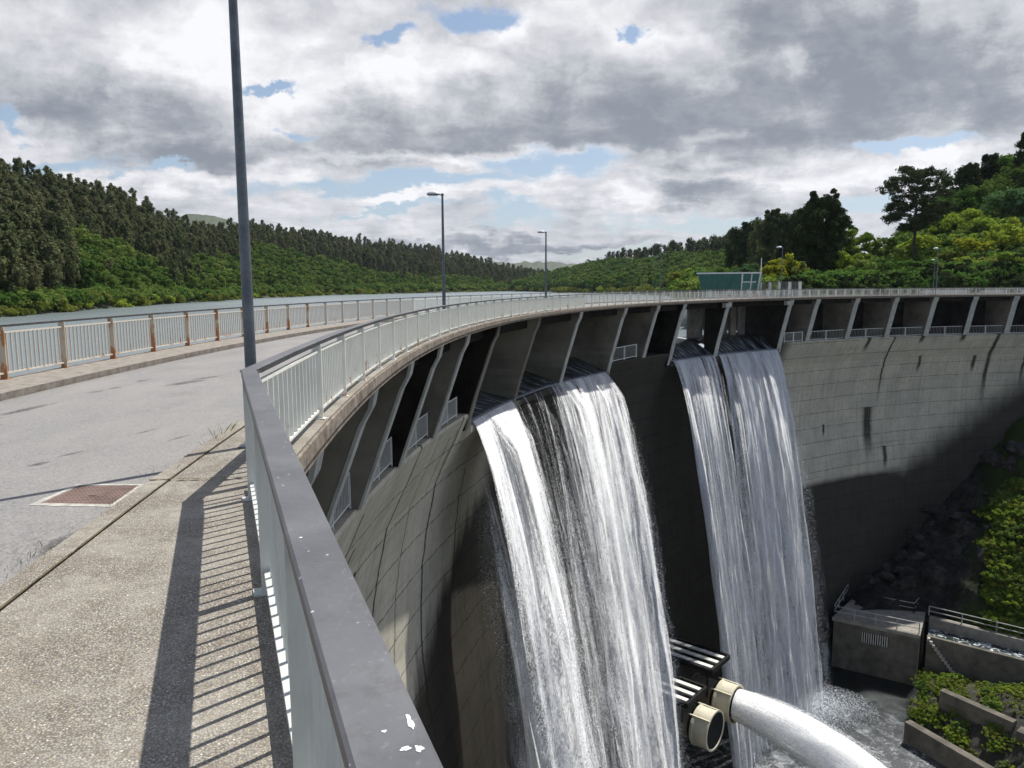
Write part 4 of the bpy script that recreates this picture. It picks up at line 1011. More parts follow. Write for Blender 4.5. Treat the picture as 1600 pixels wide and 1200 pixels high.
LS = [(-500,150),(-200,172),(0,206),(60,222),(100,235),(200,285),(330,370),(400,450),(440,470),(500,560),(600,640),(700,760),(800,900),(880,1000)]   # left shore distance
SKY = [(-500,190),(-200,225),(0,250),(60,263),(110,275),(160,288),(200,300),(240,318),(265,332),(300,348),(330,357),(400,348),(450,357),(500,363),(560,374),(620,380),(680,388),(740,402),(790,416),(880,430)]
LC = []
for px in (-500,-200,0,60,110,160,200,240,265,300,330,400,450,500,560,620,680,740,790,880):
    D0 = interp(px, LS); D1 = D0*interp(px, [(0,2.1),(330,1.75),(400,1.9),(800,1.6)])
    LC.append((px, D0, WZ-.3, D1, zat(px, interp(px, SKY), D1)-13.5))
left_hill = hill('hills', LC, 40, M['forest_floor'], shape=.95)
RS = [(780,900),(850,760),(900,640),(1000,540),(1100,420),(1200,300),(1260,250)]
RSKY = [(780,432),(840,428),(880,420),(920,409),(960,399),(1000,394),(1040,384),(1100,378),(1140,365),(1180,350),(1260,340)]
RC = []
for px in (780,840,880,920,960,1000,1040,1100,1140,1180,1260):
    D0 = interp(px, RS); D1 = D0*1.55
    RC.append((px, D0, WZ-.3, D1, zat(px, interp(px, RSKY), D1)-interp(px, [(780,8),(920,7),(1000,12),(1200,14)])))
mid_hill = hill('hills', RC, 30, M['forest_floor'])
# bank on the right beyond the bridge, rising to the edge of the picture
HC = []
for px, D0, z0, D1, zt, th in ((1080,122,-1,190,3,0),(1190,124,-.6,230,3,0),(1250,127,-.5,235,5,0),(1300,132,-.4,240,6,0),(1380,140,-.3,240,9,0),(1450,147,-.2,240,19,0),(1520,154,0,240,27,0),(1600,163,.3,245,33,0),(1750,182,1,260,42,0),(2100,220,2,290,62,0)):
    HC.append((px, D0, z0, D1, zt))
right_hill = hill('hills', HC, 30, M['grass_bank'], amp=.6)
FC = [(600,2300,WZ,3300,zat(600,425,3300)),(700,2300,WZ,3300,zat(700,415,3300)),(760,2300,WZ,3300,zat(760,409,3300)),(800,2300,WZ,3300,zat(800,411,3300)),(830,2300,WZ,3300,zat(830,409,3300)),(870,2300,WZ,3300,zat(870,410,3300)),(930,2300,WZ,3300,zat(930,414,3300)),(1000,2300,WZ,3300,zat(1000,425,3300))]
far_hill = hill('hills', FC, 14, M['far_hill'], amp=8, back=False)
FC2 = [(160,2000,WZ,2700,zat(160,360,2700)),(260,2000,WZ,2700,zat(260,345,2700)),(300,2000,WZ,2700,zat(300,334,2700)),(340,2000,WZ,2700,zat(340,336,2700)),(370,2000,WZ,2700,zat(370,347,2700)),(480,2000,WZ,2700,zat(480,370,2700)),(620,2000,WZ,2700,zat(620,400,2700))]
far2 = hill('hills', FC2, 14, M['far_hill'], amp=5, back=False)
# downstream right bank: rock at the dam foot, grass and bushes nearer
bank_lo = [(1380,1140,-52.8),(1450,1105,-52.5),(1452,1060,-52),(1452,960,-46),(1500,972,-46),(1560,987,-46),(1640,1008,-46),(1900,1080,-46)]
rows = []
def dampt(a, z, dR=-1.0):
    h = zc(a)-z; return Vector(A(106.8+interp(h, PROF)+dR, a, z))
up_line = [dampt(a, z) for a, z in ((125,-52),(121,-48),(117,-44),(113,-40),(109.5,-35.5),(106,-30.5),(103,-26.5),(100.5,-22),(97,-17),(92,-10),(86,-5),(78,-2))]
lo_pts = [Vector((54,107,-46)), Vector((62,104.5,-45.9)), G(1452,958,ZR-.3), G(1500,970,ZR-.3), G(1560,984,ZR-.3), G(1620,998,ZR-.3), f1.lerp(f0,.25)+Vector((.5,1,-.3)), f1+Vector((1,1,-.3)), f1+Vector((15,-10,-.3)), f1+Vector((30,-22,0)), f1+Vector((45,-36,0)), f1+Vector((60,-50,0))]
lo_pts = [Vector((p.x, p.y, -46.0)) for p in lo_pts]
NB, NRW = 120, 44; bank = MB(); BP = []
for i in range(NB):
    f = i/(NB-1)*(len(up_line)-1); k = min(int(f), len(up_line)-2); g = f-k
    a, b = lo_pts[k].lerp(lo_pts[k+1], g), up_line[k].lerp(up_line[k+1], g); row = []
    for j in range(NRW):
        t = j/(NRW-1); p = a.lerp(b, t); bulge = 4.5*sin(pi*t)*min(1, (b-a).length/25)
        nz = 2.2*n1(i*.22+j*.13, 5)+1.3*n1(i*.55-j*.31, 8)+.8*n1(i*1.1+j*.9, 2)
        p = p+Vector((0,0,bulge+nz*min(1, j/4)*min(1, (NRW-1-j)/3+.4))); row.append(p); bank.v.append(tuple(p))
    BP.append(row)
for i in range(NB-1):
    for j in range(NRW-1): bank.f.append((i*NRW+j, (i+1)*NRW+j, (i+1)*NRW+j+1, i*NRW+j+1)); bank.uv.append(None)
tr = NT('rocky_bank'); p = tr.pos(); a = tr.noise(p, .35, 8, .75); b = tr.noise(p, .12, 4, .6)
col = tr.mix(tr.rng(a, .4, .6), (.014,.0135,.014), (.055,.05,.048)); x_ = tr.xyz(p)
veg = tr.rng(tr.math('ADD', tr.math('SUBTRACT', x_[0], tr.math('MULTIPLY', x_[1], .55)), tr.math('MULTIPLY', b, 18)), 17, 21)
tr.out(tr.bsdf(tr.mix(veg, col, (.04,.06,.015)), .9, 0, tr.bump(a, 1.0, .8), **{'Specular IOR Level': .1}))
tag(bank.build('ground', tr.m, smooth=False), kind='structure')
# riverside strip in front of the channel (terraces with vegetation)
m = MB(); lo = [G(1418,1130,-53.2), G(1460,1160,-53.2), G(1540,1205,-53.2), G(1700,1290,-53.2)]; hi = [G(1452,1062,-52.4), G(1520,1066,-50.5), G(1600,1082,-48.5), G(1800,1140,-48)]
NI, NJ = 60, 24; STRIP = []
for i in range(NI):
    f = i/(NI-1)*3; k = min(int(f), 2); g = f-k; a, b = lo[k].lerp(lo[k+1], g), hi[k].lerp(hi[k+1], g); rw = []
    for j in range(NJ):
        t = j/(NJ-1); p = a.lerp(b, t)+Vector((0,0,(2.6*sin(pi*t)+.9*n1(i*.4+j*.3, 4)+.5*n1(i*.9-j*.8, 6))*(.3 if j == 0 else 1))); rw.append(p); m.v.append(tuple(p))
    STRIP.append(rw)
for i in range(NI-1):
    for j in range(NJ-1): m.f.append((i*NJ+j, (i+1)*NJ+j, (i+1)*NJ+j+1, i*NJ+j+1)); m.uv.append(None)
tag(m.build('ground', M['rock_soil']), kind='structure')
# ================================================================== trees
def mk_leaf(name, dark, light, warm, trans=.35):
    t = NT(name); tn = t.n('ShaderNodeAttribute', attribute_name='tone').outputs['Fac']; r_ = t.orand()
    col = t.mix(tn, tuple(c*1.12 for c in dark), tuple(c*1.5 for c in light)); col = t.mix(t.math('MULTIPLY', t.rng(r_, .3, 1), .7), col, tuple(c*1.35 for c in warm)); col = t.mix(t.rng(r_, .45, .0, 0, .6), col, tuple(c*.75 for c in dark))
    d = t.n('ShaderNodeBsdfDiffuse', {'Color': col}).outputs[0]; tr_ = t.n('ShaderNodeBsdfTranslucent', {'Color': t.mix(.35, col, warm)}).outputs[0]
    return t.out(t.n('ShaderNodeMixShader', {0: trans, 1: d, 2: tr_}).outputs[0])
LM = {
 'broad': mk_leaf('broadleaf_foliage', (.045,.10,.015), (.125,.180,.048), (.15,.19,.045)),
 'broad2': mk_leaf('dark_broadleaf_foliage', (.030,.070,.016), (.07,.135,.028), (.08,.14,.028)),
 'lime': mk_leaf('spring_green_foliage', (.08,.14,.02), (.20,.29,.04), (.25,.29,.04)),
 'yellow': mk_leaf('yellow_green_foliage', (.09,.115,.02), (.155,.185,.045), (.17,.185,.04)),
 'gorse': mk_leaf('yellow_flowering_foliage', (.12,.145,.02), (.26,.28,.03), (.27,.26,.02)),
 'euc': mk_leaf('eucalyptus_foliage', (.045,.062,.028), (.115,.135,.060), (.125,.120,.060), .3),
 'pine': mk_leaf('pine_foliage', (.022,.036,.018), (.06,.08,.036), (.065,.075,.032), .2),
 'pine2': mk_leaf('dark_conifer_foliage', (.012,.022,.010), (.036,.052,.020), (.04,.052,.02), .15),
 'scrub': mk_leaf('bluish_scrub_foliage', (.05,.11,.04), (.09,.17,.07), (.09,.15,.05)),
}
M['bark'] = simple('dark_bark', (.04,.032,.025), (.09,.075,.06), 2, .95, 0, .6, 12)
M['bark_pale'] = simple('pale_eucalyptus_bark', (.22,.20,.17), (.38,.35,.30), 1.5, .85, 0, .3, 6)
def leaves(centres, radii, per, size, seed, flat=.75, jitter=.35, up=.3):
    """leaf quads scattered in clumps: returns verts (n*4,3) and a tone per face"""
    r_ = np.random.default_rng(seed); vs = []; tn = []
    for c, r in zip(centres, radii):
        n = max(6, int(per*r_.uniform(.7, 1.3))); d = r_.normal(size=(n,3)); d /= np.linalg.norm(d, axis=1)[:,None]
        k = r_.random(n)**.45; pos = np.array(c)+d*k[:,None]*r*np.array([1,1,flat])*r_.uniform(.8,1.2,(n,1))
        nrm = d+r_.normal(size=(n,3))*jitter*1.6+np.array([0,0,up]); nrm /= np.linalg.norm(nrm, axis=1)[:,None]
        a = np.cross(nrm, r_.normal(size=(n,3))); a /= np.linalg.norm(a, axis=1)[:,None]+1e-9; b = np.cross(nrm, a)
        s = size*r_.uniform(.55, 1.35, (n,1)); w = r_.uniform(.5, 1.0, (n,1))
        q = np.stack([pos-a*s-b*s*w*.3, pos+b*s*w-a*s*.1, pos+a*s+b*s*w*.2, pos-b*s*w+a*s*.15], 1); vs.append(q.reshape(-1,3))
        tn.append(np.clip(r_.normal(.5, .22)+r_.normal(size=n)*.16, 0, 1))
    return np.concatenate(vs), np.concatenate(tn)
def crown_mesh(name, cs, rs, per, size, mat, seed, **kw):
    v, tn = leaves(cs, rs, per, size, seed, **kw); return from_arrays(name, v, np.arange(len(v)), 4, mat, tn)
def trunk_mesh(name, limbs, mat):
    m = MB()
    for pts, rs in limbs: m.tube(pts, rs, 7)
    return m.mesh(name, mat)
def broad(seed, H=11, W=5.2, mat='broad', per=55, size=.42, ncl=34, low=.12):
    r_ = np.random.default_rng(seed); cs = []; rs = []
    for i in range(ncl):
        z = r_.uniform(low, .97); wid = W*math.sqrt(max(.05, 1-((z-.48)/.56)**2)); th = r_.uniform(0, 2*pi); k = r_.random()**.4
        cs.append((cos(th)*wid*k*.85, sin(th)*wid*k*.85, z*H)); rs.append(r_.uniform(.16,.30)*W)
    limbs = [([(0,0,-1),(r_.normal()*.1,r_.normal()*.1,H*.35),(0,0,H*.8)], [.035*H/1.6,.024*H/1.6,.006*H])]
    for i in range(5):
        c = cs[i*3]; limbs.append(([(0,0,H*.22),(c[0]*.5,c[1]*.5,(H*.22+c[2])*.5+.3),c], [.012*H,.008*H,.003*H]))
    return crown_mesh('crown', cs, rs, per, size, LM[mat], seed+1), trunk_mesh('trunk', limbs, M['bark'])
def euca(seed, H=20, W=3.4, mat='euc', per=62, size=.46, ncl=34, base=.22):
    r_ = np.random.default_rng(seed); cs = []; rs = []; lean = (r_.normal()*.5, r_.normal()*.5)
    for i in range(ncl):
        z = base+(1-base)*(i+.5)/ncl*.98; prof = math.sin(pi*min(1, (z-base)/(1-base)*.80+.16))**.7; th = r_.uniform(0, 2*pi); k = r_.random()**.6
        cs.append((cos(th)*W*prof*k+lean[0]*z, sin(th)*W*prof*k+lean[1]*z, z*H)); rs.append(W*r_.uniform(.34,.56)*(.55+.45*prof))
    limbs = [([(0,0,-1),(lean[0]*.5,lean[1]*.5,H*.5),(lean[0],lean[1],H*.96)], [.22,.14,.03])]
    for i in range(0, ncl, 5): c = cs[i]; limbs.append(([(lean[0]*.4,lean[1]*.4,c[2]-2.2),(c[0]*.6,c[1]*.6,c[2]-.9),c],[.07,.05,.02]))
    return crown_mesh('crown', cs, rs, per, size, LM[mat], seed+1, flat=1.15), trunk_mesh('trunk', limbs, M['bark_pale'])
def bush(seed, H=4.5, W=4.2, mat='yellow', per=60, size=.34, ncl=22):
    r_ = np.random.default_rng(seed); cs = []; rs = []
    for i in range(ncl):
        th = r_.uniform(0, 2*pi); k = r_.random()**.5; z = r_.uniform(.12, .85)*(1-.35*k); cs.append((cos(th)*W*k, sin(th)*W*k, z*H)); rs.append(r_.uniform(.9,1.5)*H*.22)
    return crown_mesh('crown', cs, rs, per, size, LM[mat], seed+1), trunk_mesh('trunk', [([(0,0,-1),(.2,0,H*.3),(.3,.2,H*.6)],[.16,.10,.04])], M['bark'])
KIND = {}
def reg(k, meshes, name, label, cat, group): KIND[k] = dict(m=meshes, name=name, label=label, cat=cat, group=group)
reg('euc', [euca(11), euca(21, 22, 3.1), euca(31, 18, 3.7), euca(41, 20, 3.5)], 'eucalyptus_tree', 'tall narrow dull green eucalyptus in the wood on the left shore of the reservoir', 'tree', 'eucalyptus trees on the left shore')
reg('broad', [broad(12), broad(22, 12, 5.8), broad(32, 10, 5, 'broad2')], 'broadleaf_tree', 'rounded fresh green broadleaf tree on the left shore of the reservoir', 'tree', 'broadleaf trees on the left shore')
reg('yel', [bush(13), bush(23, 5.2, 4.8), bush(33, 4.2, 3.8, 'lime')], 'willow_bush', 'low yellow green bush at the water line of the left shore', 'bush', 'bushes at the water line of the left shore')
COUNT = {'n': 0}
def plant(kind, mi, loc, s, rz, label=None, group=None, sz=None):
    k = KIND[kind]; cm, tm = k['m'][mi % len(k['m'])]
    t = thing(k['name'], tuple(loc), label or k['label'], k['cat'], group or (k['group'] if not label else None)); t.rotation_euler = (0,0,rz); t.scale = (s, s, s if sz is None else sz)
    for nm, me in (('crown', cm), ('trunk', tm)):
        o = bpy.data.objects.new(nm, me); COL.objects.link(o); o.parent = t
    COUNT['n'] += 1; return t
# ---- left shore wood
def green_top(px): return interp(px, [(-500,315),(0,328),(60,338),(100,350),(200,385),(300,405),(380,395),(420,383),(500,398),(600,420),(700,432),(760,443),(900,452)])
cand = []
r_ = np.random.default_rng(5)
for _ in range(130000):
    px = r_.uniform(-420, 880); t = r_.random()
    # area weighting
    D0 = interp(px, LS); D1 = D0*interp(px, [(0,2.1),(330,1.75),(400,1.9),(800,1.6)]); D = lerp(D0, D1, t)
    if r_.random() > (D/D1)*interp(px, [(-400,.6),(0,1.0),(300,1.0),(900,1.0)]): continue
    p = left_hill(px, t); cand.append((D, px, t, p))
grid = {}; keep = []
r_.shuffle(cand) if False else None
for D, px, t, p in cand:
    dmin = interp(D, [(150,3.6),(300,4.2),(500,6.2),(900,9.5),(1600,15)])
    kx, ky = int(p.x//6), int(p.y//6); rr = int(dmin//6)+1; ok = True
    for ix in range(kx-rr, kx+rr+1):
        for iy in range(ky-rr, ky+rr+1):
            for q in grid.get((ix,iy), ()):
                if (q.x-p.x)**2+(q.y-p.y)**2 < dmin*dmin: ok = False; break
            if not ok: break
        if not ok: break
    if ok: grid.setdefault((kx,ky), []).append(p); keep.append((D, px, t, p))
stuff = {'euc': [], 'broad': [], 'yel': []}; indiv = {'euc': 0, 'broad': 0, 'yel': 0}
keep.sort(key=lambda k: k[0])
for D, px, t, p in keep:
    py = proj(p+Vector((0,0,7)))[1]; gt = green_top(px)
    shore = t*(interp(px, [(0,2.1),(800,1.7)])-1)*D
    nz = n1(px*.013+t*3, 7)+.6*n1(px*.05+t*11, 8)
    if t < .045+.03*nz: k = 'yel'
    elif py < gt+nz*14: k = 'euc'
    else:
        k = 'broad'
        if px < 118 and .025 < t < .42: k = 'euc'
        elif 170 <= px < 330 and .08 < t < .30 and nz > .22: k = 'euc'
        elif nz > .62: k = 'euc'
    s = r_.uniform(.58, 1.0)*interp(D, [(200,1),(600,1.05),(1200,1.25)])
    if k == 'yel': s *= r_.uniform(.7, 1.1)
    if k == 'euc': s *= .85 if t > .25 or px < 120 else .75
    vis = -60 < px < 880
    if vis and px > -15 and indiv[k] < {'euc':130,'broad':100,'yel':60}[k] and D < 460:
        plant(k, int(r_.integers(0,9)), p, s, r_.uniform(0, 6.28)); indiv[k] += 1
    else: stuff[k].append((p, s, r_.uniform(0, 6.28)))
print('left wood', len(keep), indiv, {k: len(v) for k, v in stuff.items()})
def scatter(name, pts, meshes, label=None):
    """a wood too large to count: one point mesh whose points carry whole tree crowns"""
    me = bpy.data.meshes.new(name); me.from_pydata([tuple(p) for p, s, r in pts], [], [])
    for nm, ty, vals in (('s', 'FLOAT', [s for p, s, r in pts]), ('r', 'FLOAT', [r for p, s, r in pts])):
        a = me.attributes.new(nm, ty, 'POINT'); a.data.foreach_set('value', vals)
    o = bpy.data.objects.new(name, me); COL.objects.link(o); o['kind'] = 'stuff'
    ng = bpy.data.node_groups.new(name, 'GeometryNodeTree'); ng.interface.new_socket('Geometry', in_out='INPUT', socket_type='NodeSocketGeometry'); ng.interface.new_socket('Geometry', in_out='OUTPUT', socket_type='NodeSocketGeometry')
    N = ng.nodes; L = ng.links; gi = N.new('NodeGroupInput'); go = N.new('NodeGroupOutput'); join = N.new('GeometryNodeJoinGeometry')
    sa = N.new('GeometryNodeInputNamedAttribute'); sa.data_type = 'FLOAT'; sa.inputs[0].default_value = 's'
    ra = N.new('GeometryNodeInputNamedAttribute'); ra.data_type = 'FLOAT'; ra.inputs[0].default_value = 'r'
    cx = N.new('ShaderNodeCombineXYZ'); L.new(ra.outputs[0], cx.inputs[2])
    m2p = N.new('GeometryNodeMeshToPoints'); L.new(gi.outputs[0], m2p.inputs[0])
    idx = N.new('GeometryNodeInputIndex')
    for k, srcs in enumerate(meshes):
        cmp_ = N.new('FunctionNodeCompare'); cmp_.data_type = 'INT'; cmp_.operation = 'EQUAL'
        md = N.new('ShaderNodeMath'); md.operation = 'MODULO'; L.new(idx.outputs[0], md.inputs[0]); md.inputs[1].default_value = len(meshes)
        rd = N.new('ShaderNodeMath'); rd.operation = 'COMPARE'; L.new(md.outputs[0], rd.inputs[0]); rd.inputs[1].default_value = k; rd.inputs[2].default_value = .1
        for so in srcs:
            oi = N.new('GeometryNodeObjectInfo'); oi.inputs['Object'].default_value = so; oi.inputs['As Instance'].default_value = True
            ip = N.new('GeometryNodeInstanceOnPoints'); L.new(m2p.outputs[0], ip.inputs['Points']); L.new(rd.outputs[0], ip.inputs['Selection']); L.new(oi.outputs['Geometry'], ip.inputs['Instance'])
            L.new(cx.outputs[0], ip.inputs['Rotation']); L.new(sa.outputs[0], ip.inputs['Scale']); L.new(ip.outputs[0], join.inputs[0])
    L.new(join.outputs[0], go.inputs[0])
    md_ = o.modifiers.new('scatter', 'NODES'); md_.node_group = ng
    if label: o['label'] = label
    return o
def src(me):
    for o in COL.objects:
        if o.type == 'MESH' and o.data == me: return o
    return None
for k, pts in stuff.items():
    ms = [[x for x in (src(cm), src(tm)) if x] for cm, tm in KIND[k]['m']]; ms = [m_ for m_ in ms if m_]
    scatter({'euc':'eucalyptus_forest','broad':'broadleaf_forest','yel':'shore_bushes'}[k], pts, ms)
reg('dk', [bush(83, 4.5, 4.2, 'broad'), bush(93, 4.2, 4.4, 'broad2')], 'leafy_bush', 'green bush at the foot of the wood on the left shore', 'bush', 'bushes under the wood')
for i in range(2): plant('dk', i, left_hill(60+i*220, .05), 1.0, i)
und = []
for _ in range(2600):
    px = r_.uniform(-150, 860); t = .035+r_.random()**2*.5
    if px < 125 and t > .06: continue
    und.append((left_hill(px, t), r_.uniform(.5,1.0)*interp(px, [(0,1),(500,1.3),(900,2.2)]), r_.uniform(0,6)))
scatter('shore_undergrowth', und, [[src(m_[0])] for m_ in KIND['dk']['m']])
# ---- wooded hill across the water in the middle
reg('mid', [broad(14, 9, 4.8, 'broad', 45, .45, 28), broad(24, 8, 5, 'broad2', 45, .45, 28), broad(34, 7, 4.5, 'scrub', 45, .4, 26)], 'broadleaf_tree', 'green bushy tree on the hill behind the bridge lamps', 'tree', 'trees on the hill in the middle')
reg('hpine', [euca(44, 17, 4.2, 'pine', 55, .5, 20, .42), euca(54, 15, 4.8, 'pine', 55, .5, 18, .5)], 'pine_tree', 'dark pine standing on the crest of the hill in the middle distance', 'tree', 'pines on the crest of the middle hill')
r_ = np.random.default_rng(15); mids = []; pines = []; shore = []
for _ in range(2600):
    px = r_.uniform(785, 1255); t = r_.random()**.9; p = mid_hill(px, t)
    top = interp(px, [(780,2),(940,.95),(1000,.86),(1100,.80),(1180,.6),(1260,.5)])
    if t > top: pines.append((p, r_.uniform(.75,1.1), r_.uniform(0,6)))
    elif t < .03: shore.append((p, r_.uniform(.9,1.5), r_.uniform(0,6)))
    else: mids.append((p, r_.uniform(.8,1.35), r_.uniform(0,6)))
npine = 0; keepp = []
for p, s, r0 in sorted(pines, key=lambda q: q[0].length):
    if npine < 60 and p.length > 300 and r_.random() < .35: plant('hpine', npine, p, s, r0); npine += 1
    else: keepp.append((p, s, r0))
pines = keepp[::4]
for i, (p, s, r0) in enumerate(mids[:6]): plant('mid', i, p, s, r0)
scatter('hill_forest', mids[6:], [[src(m_[0])] for m_ in KIND['mid']['m']])
scatter('hill_pines', pines, [[src(m_[0]), src(m_[1])] for m_ in KIND['hpine']['m']])
scatter('shore_bushes', shore, [[src(m_[0])] for m_ in KIND['yel']['m']])
# ---- trees on the right
def right_pt(px, D): 
    for k in range(len(HC)-1):
        if HC[k][0] <= px <= HC[k+1][0]: break
    xs = [c[0] for c in HC]; D0 = interp(px, [(c[0], c[1]) for c in HC]); D1 = interp(px, [(c[0], c[3]) for c in HC])
    return right_hill(px, (D-D0)/(D1-D0))
def umbrella_pine(seed, H=27, mat='pine'):
    r_ = np.random.default_rng(seed); cs = []; rs = []; limbs = [([(0,0,-2),(.2,.1,H*.3),(-.2,0,H*.62),(.3,.2,H*.9)], [.48,.40,.28,.06])]
    tips = []
    for i in range(44):
        f = (i+.5)/44; z0 = H*(.36+.56*f); th = i*2.4+r_.normal()*.4; reach = 9.6*(math.sin(pi*min(1,.18+.70*f))**.8)*r_.uniform(.55,1.12)
        if f < .25: reach *= .9
        rise = r_.uniform(.5, 3.0)*(.4+f); c = (cos(th)*reach, sin(th)*reach, min(H*.99, z0+rise)); tips.append(c)
        mid_ = (c[0]*.5, c[1]*.5, z0+rise*.35); limbs.append(([(0,0,z0-.6),mid_,c], [.15-.07*f,.09-.03*f,.03]))
        cs.append(c); rs.append(r_.uniform(1.2,1.9))
        for k in range(5):
            g = r_.uniform(.45,1.0); cs.append((c[0]*g+r_.normal()*.9, c[1]*g+r_.normal()*.9, lerp(z0, c[2], g)+r_.uniform(.2,1.3))); rs.append(r_.uniform(.9,1.6))
    return crown_mesh('crown', cs, rs, 105, .24, LM[mat], seed+1, flat=.62), trunk_mesh('trunk', limbs, M['bark'])
def conifer(seed, H=20, W=6.2, mat='pine2', per=170, size=.30, ncl=190):
    r_ = np.random.default_rng(seed); cs = []; rs = []
    for i in range(ncl):
        z = r_.uniform(.02, .98); wid = W*(min(1, (1-z)*2.0+.18)**.75)*(.85+.15*math.sin(z*9)); th = r_.uniform(0, 2*pi); k = r_.random()**.45
        cs.append((cos(th)*wid*k, sin(th)*wid*k, z*H)); rs.append(r_.uniform(1.1,1.9)*(1.15-z*.5))
    for i in range(14): th = r_.uniform(0,6.28); cs.append((cos(th)*W*.35, sin(th)*W*.35, H*r_.uniform(.88,1.06))); rs.append(.7)
    return crown_mesh('crown', cs, rs, per, size, LM[mat], seed+1, flat=.9), trunk_mesh('trunk', [([(0,0,-2),(0,0,H*.5),(0,0,H*.95)],[.4,.25,.05])], M['bark'])
def one(name, label, meshes, px, D, s=1.0, rz=0, cat='tree', dz=0, sz=None):
    p = right_pt(px, D)+Vector((0,0,dz)); t = thing(name, tuple(p), label, cat); t.scale = (s,s,s if sz is None else sz); t.rotation_euler = (0,0,rz)
    for nm, me in zip(('crown','trunk'), meshes): o = bpy.data.objects.new(nm, me); COL.objects.link(o); o.parent = t
    COUNT['n'] += 1; return t
def Hfor(px, py, D): return P(px, py, D).z-right_pt(px, D).z
D = 176; H_ = Hfor(1418, 266, D); one('pine_tree', 'tall pine with a wide open umbrella crown and bare trunk on the right', umbrella_pine(3, 27), 1424, D, H_/27, .6)
D = 165; H_ = Hfor(1285, 304, D); one('conifer_tree', 'dense blackish conifer with a pointed top, left of the tall open pine', conifer(4, 20, 7.6), 1281, D, H_/20.6)
one('conifer_tree', 'lower shoulder of dark evergreen foliage leaning against the pointed blackish conifer', conifer(5, 16, 4.6), 1256, 172, Hfor(1256, 330, 172)/16.5)
for i, (px, py, D, kind, W, lab) in enumerate([
    (1205,333,225,'euc',5.2,'grey green pine grove tree directly left of the blackish conifer'),(1228,340,215,'pine',4,'slim pine half hidden behind the blackish conifer'),(1188,345,240,'euc',4.6,'dark pine at the left end of the grove beside the blackish conifer'),
    (1165,352,260,'pine',3.6,'dark pine rising above the hill behind the green hut'),(1145,362,280,'pine',3.4,'small dark pine on the slope left of the hut mast'),
    (1320,352,215,'broad2',4.2,'round dark treetop in the gap between the conifer and the tall pine'),(1500,262,225,'pine2',4.6,'spiky dark conifer on the skyline right of the tall pine'),(1478,278,228,'broad2',4.5,'dark skyline tree just right of the tall pine crown'),
    (1532,246,235,'pine2',3.4,'narrow dark tree on the skyline with a thin top'),(1556,244,235,'broad2',5.5,'broad dark green skyline tree near the right edge'),(1596,212,225,'pine2',5.5,'tallest dark conifer at the right edge of the picture'),(1618,205,230,'pine2',5,'dark conifer cut by the right edge of the picture'),
    (1575,262,218,'broad',6,'bright broad tree under the skyline at the right edge'),(1530,292,212,'broad',6,'mid green broad tree below the skyline trees'),(1490,300,208,'broad2',6.5,'dark green round tree on the slope behind the tall pine'),
    (1463,310,215,'broad2',5.5,'shadowed green tree behind the right side of the tall pine crown'),(1570,300,200,'scrub',6.5,'bluish green feathery scrub near the right edge'),(1600,325,196,'scrub',5,'lower bluish green scrub at the right edge')]):
    H_ = max(5, Hfor(px, py, D)); n_ = 34
    ms = broad(100+i, H_, W, kind, 130, .30, 40, .05) if kind.startswith(('broad','scrub')) else conifer(100+i, H_*.98, W, kind, 110, .30, 60)
    one('broadleaf_tree' if kind.startswith('broad') else ('scrub_bush' if kind == 'scrub' else 'conifer_tree'), lab, ms, px, D)
lime = [(1335,362,172,'lime',4.2,'bright spring green tree between the blackish conifer and the tall pine'),(1322,395,160,'lime',3.8,'bright green leafy bush at the right foot of the blackish conifer'),(1350,410,157,'broad',4.0,'mid green bush behind the railing under the bright green tree'),
    (1372,408,160,'broad2',4.2,'dark bush in the shade below the tall pine'),(1398,412,158,'broad2',4.4,'dark bush at the foot of the tall pine trunk'),(1432,415,163,'broad2',4.0,'shaded bush right of the tall pine trunk'),(1380,372,180,'broad',4,'green tree behind the left side of the tall pine trunk'),
    (1445,370,182,'lime',4.4,'yellow green tree behind the right side of the tall pine trunk'),(1475,345,195,'lime',5.2,'wide spring green tree on the slope right of the tall pine'),(1505,330,198,'lime',5,'spring green tree high on the right slope'),(1535,345,190,'lime',5,'yellow green tree in the middle of the right slope'),
    (1560,365,182,'gorse',4.5,'yellow flowering bush on the right slope'),(1585,340,180,'lime',5.5,'large bright green tree at the right edge, mid slope'),(1515,375,175,'gorse',4.4,'yellow green bush below the spring green trees'),(1480,395,166,'yellow',4.0,'olive yellow bush behind the sixth street lamp'),
    (1455,418,160,'yellow',3.2,'pale yellow leafed bush beside the sixth street lamp'),(1500,405,165,'lime',4,'green bush right of the sixth street lamp'),(1535,408,165,'yellow',4,'olive bush above the dark hollow at the right'),(1570,400,168,'lime',4.5,'green bush low on the slope near the right edge'),(1605,395,170,'broad',5,'green bush cut by the right edge of the picture'),
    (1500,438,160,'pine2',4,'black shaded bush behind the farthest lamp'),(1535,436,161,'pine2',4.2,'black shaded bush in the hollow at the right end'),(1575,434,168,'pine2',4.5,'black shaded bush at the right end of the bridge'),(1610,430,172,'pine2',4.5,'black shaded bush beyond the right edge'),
    (1225,398,150,'gorse',3.6,'yellow flowering bush right of the green hut'),(1205,415,146,'gorse',3.0,'small yellow bush between the green hut and the fifth lamp'),(1240,408,150,'yellow',3.0,'olive bush at the left foot of the blackish conifer'),(1268,425,146,'broad2',3,'dark low bush under the blackish conifer'),(1305,430,148,'lime',2.4,'small bright bush in front of the blackish conifer'),
    (1165,415,165,'scrub',3.6,'bluish green bush behind the green hut roof'),(1140,420,175,'mid',4,'green bush above the left part of the hut roof'),(1080,432,150,'yellow',3,'olive bush left of the green hut'),(1060,436,165,'yellow',2.6,'small olive bush at the water left of the green hut'),(1098,425,158,'scrub',3,'bluish bush touching the left wall of the green hut')]
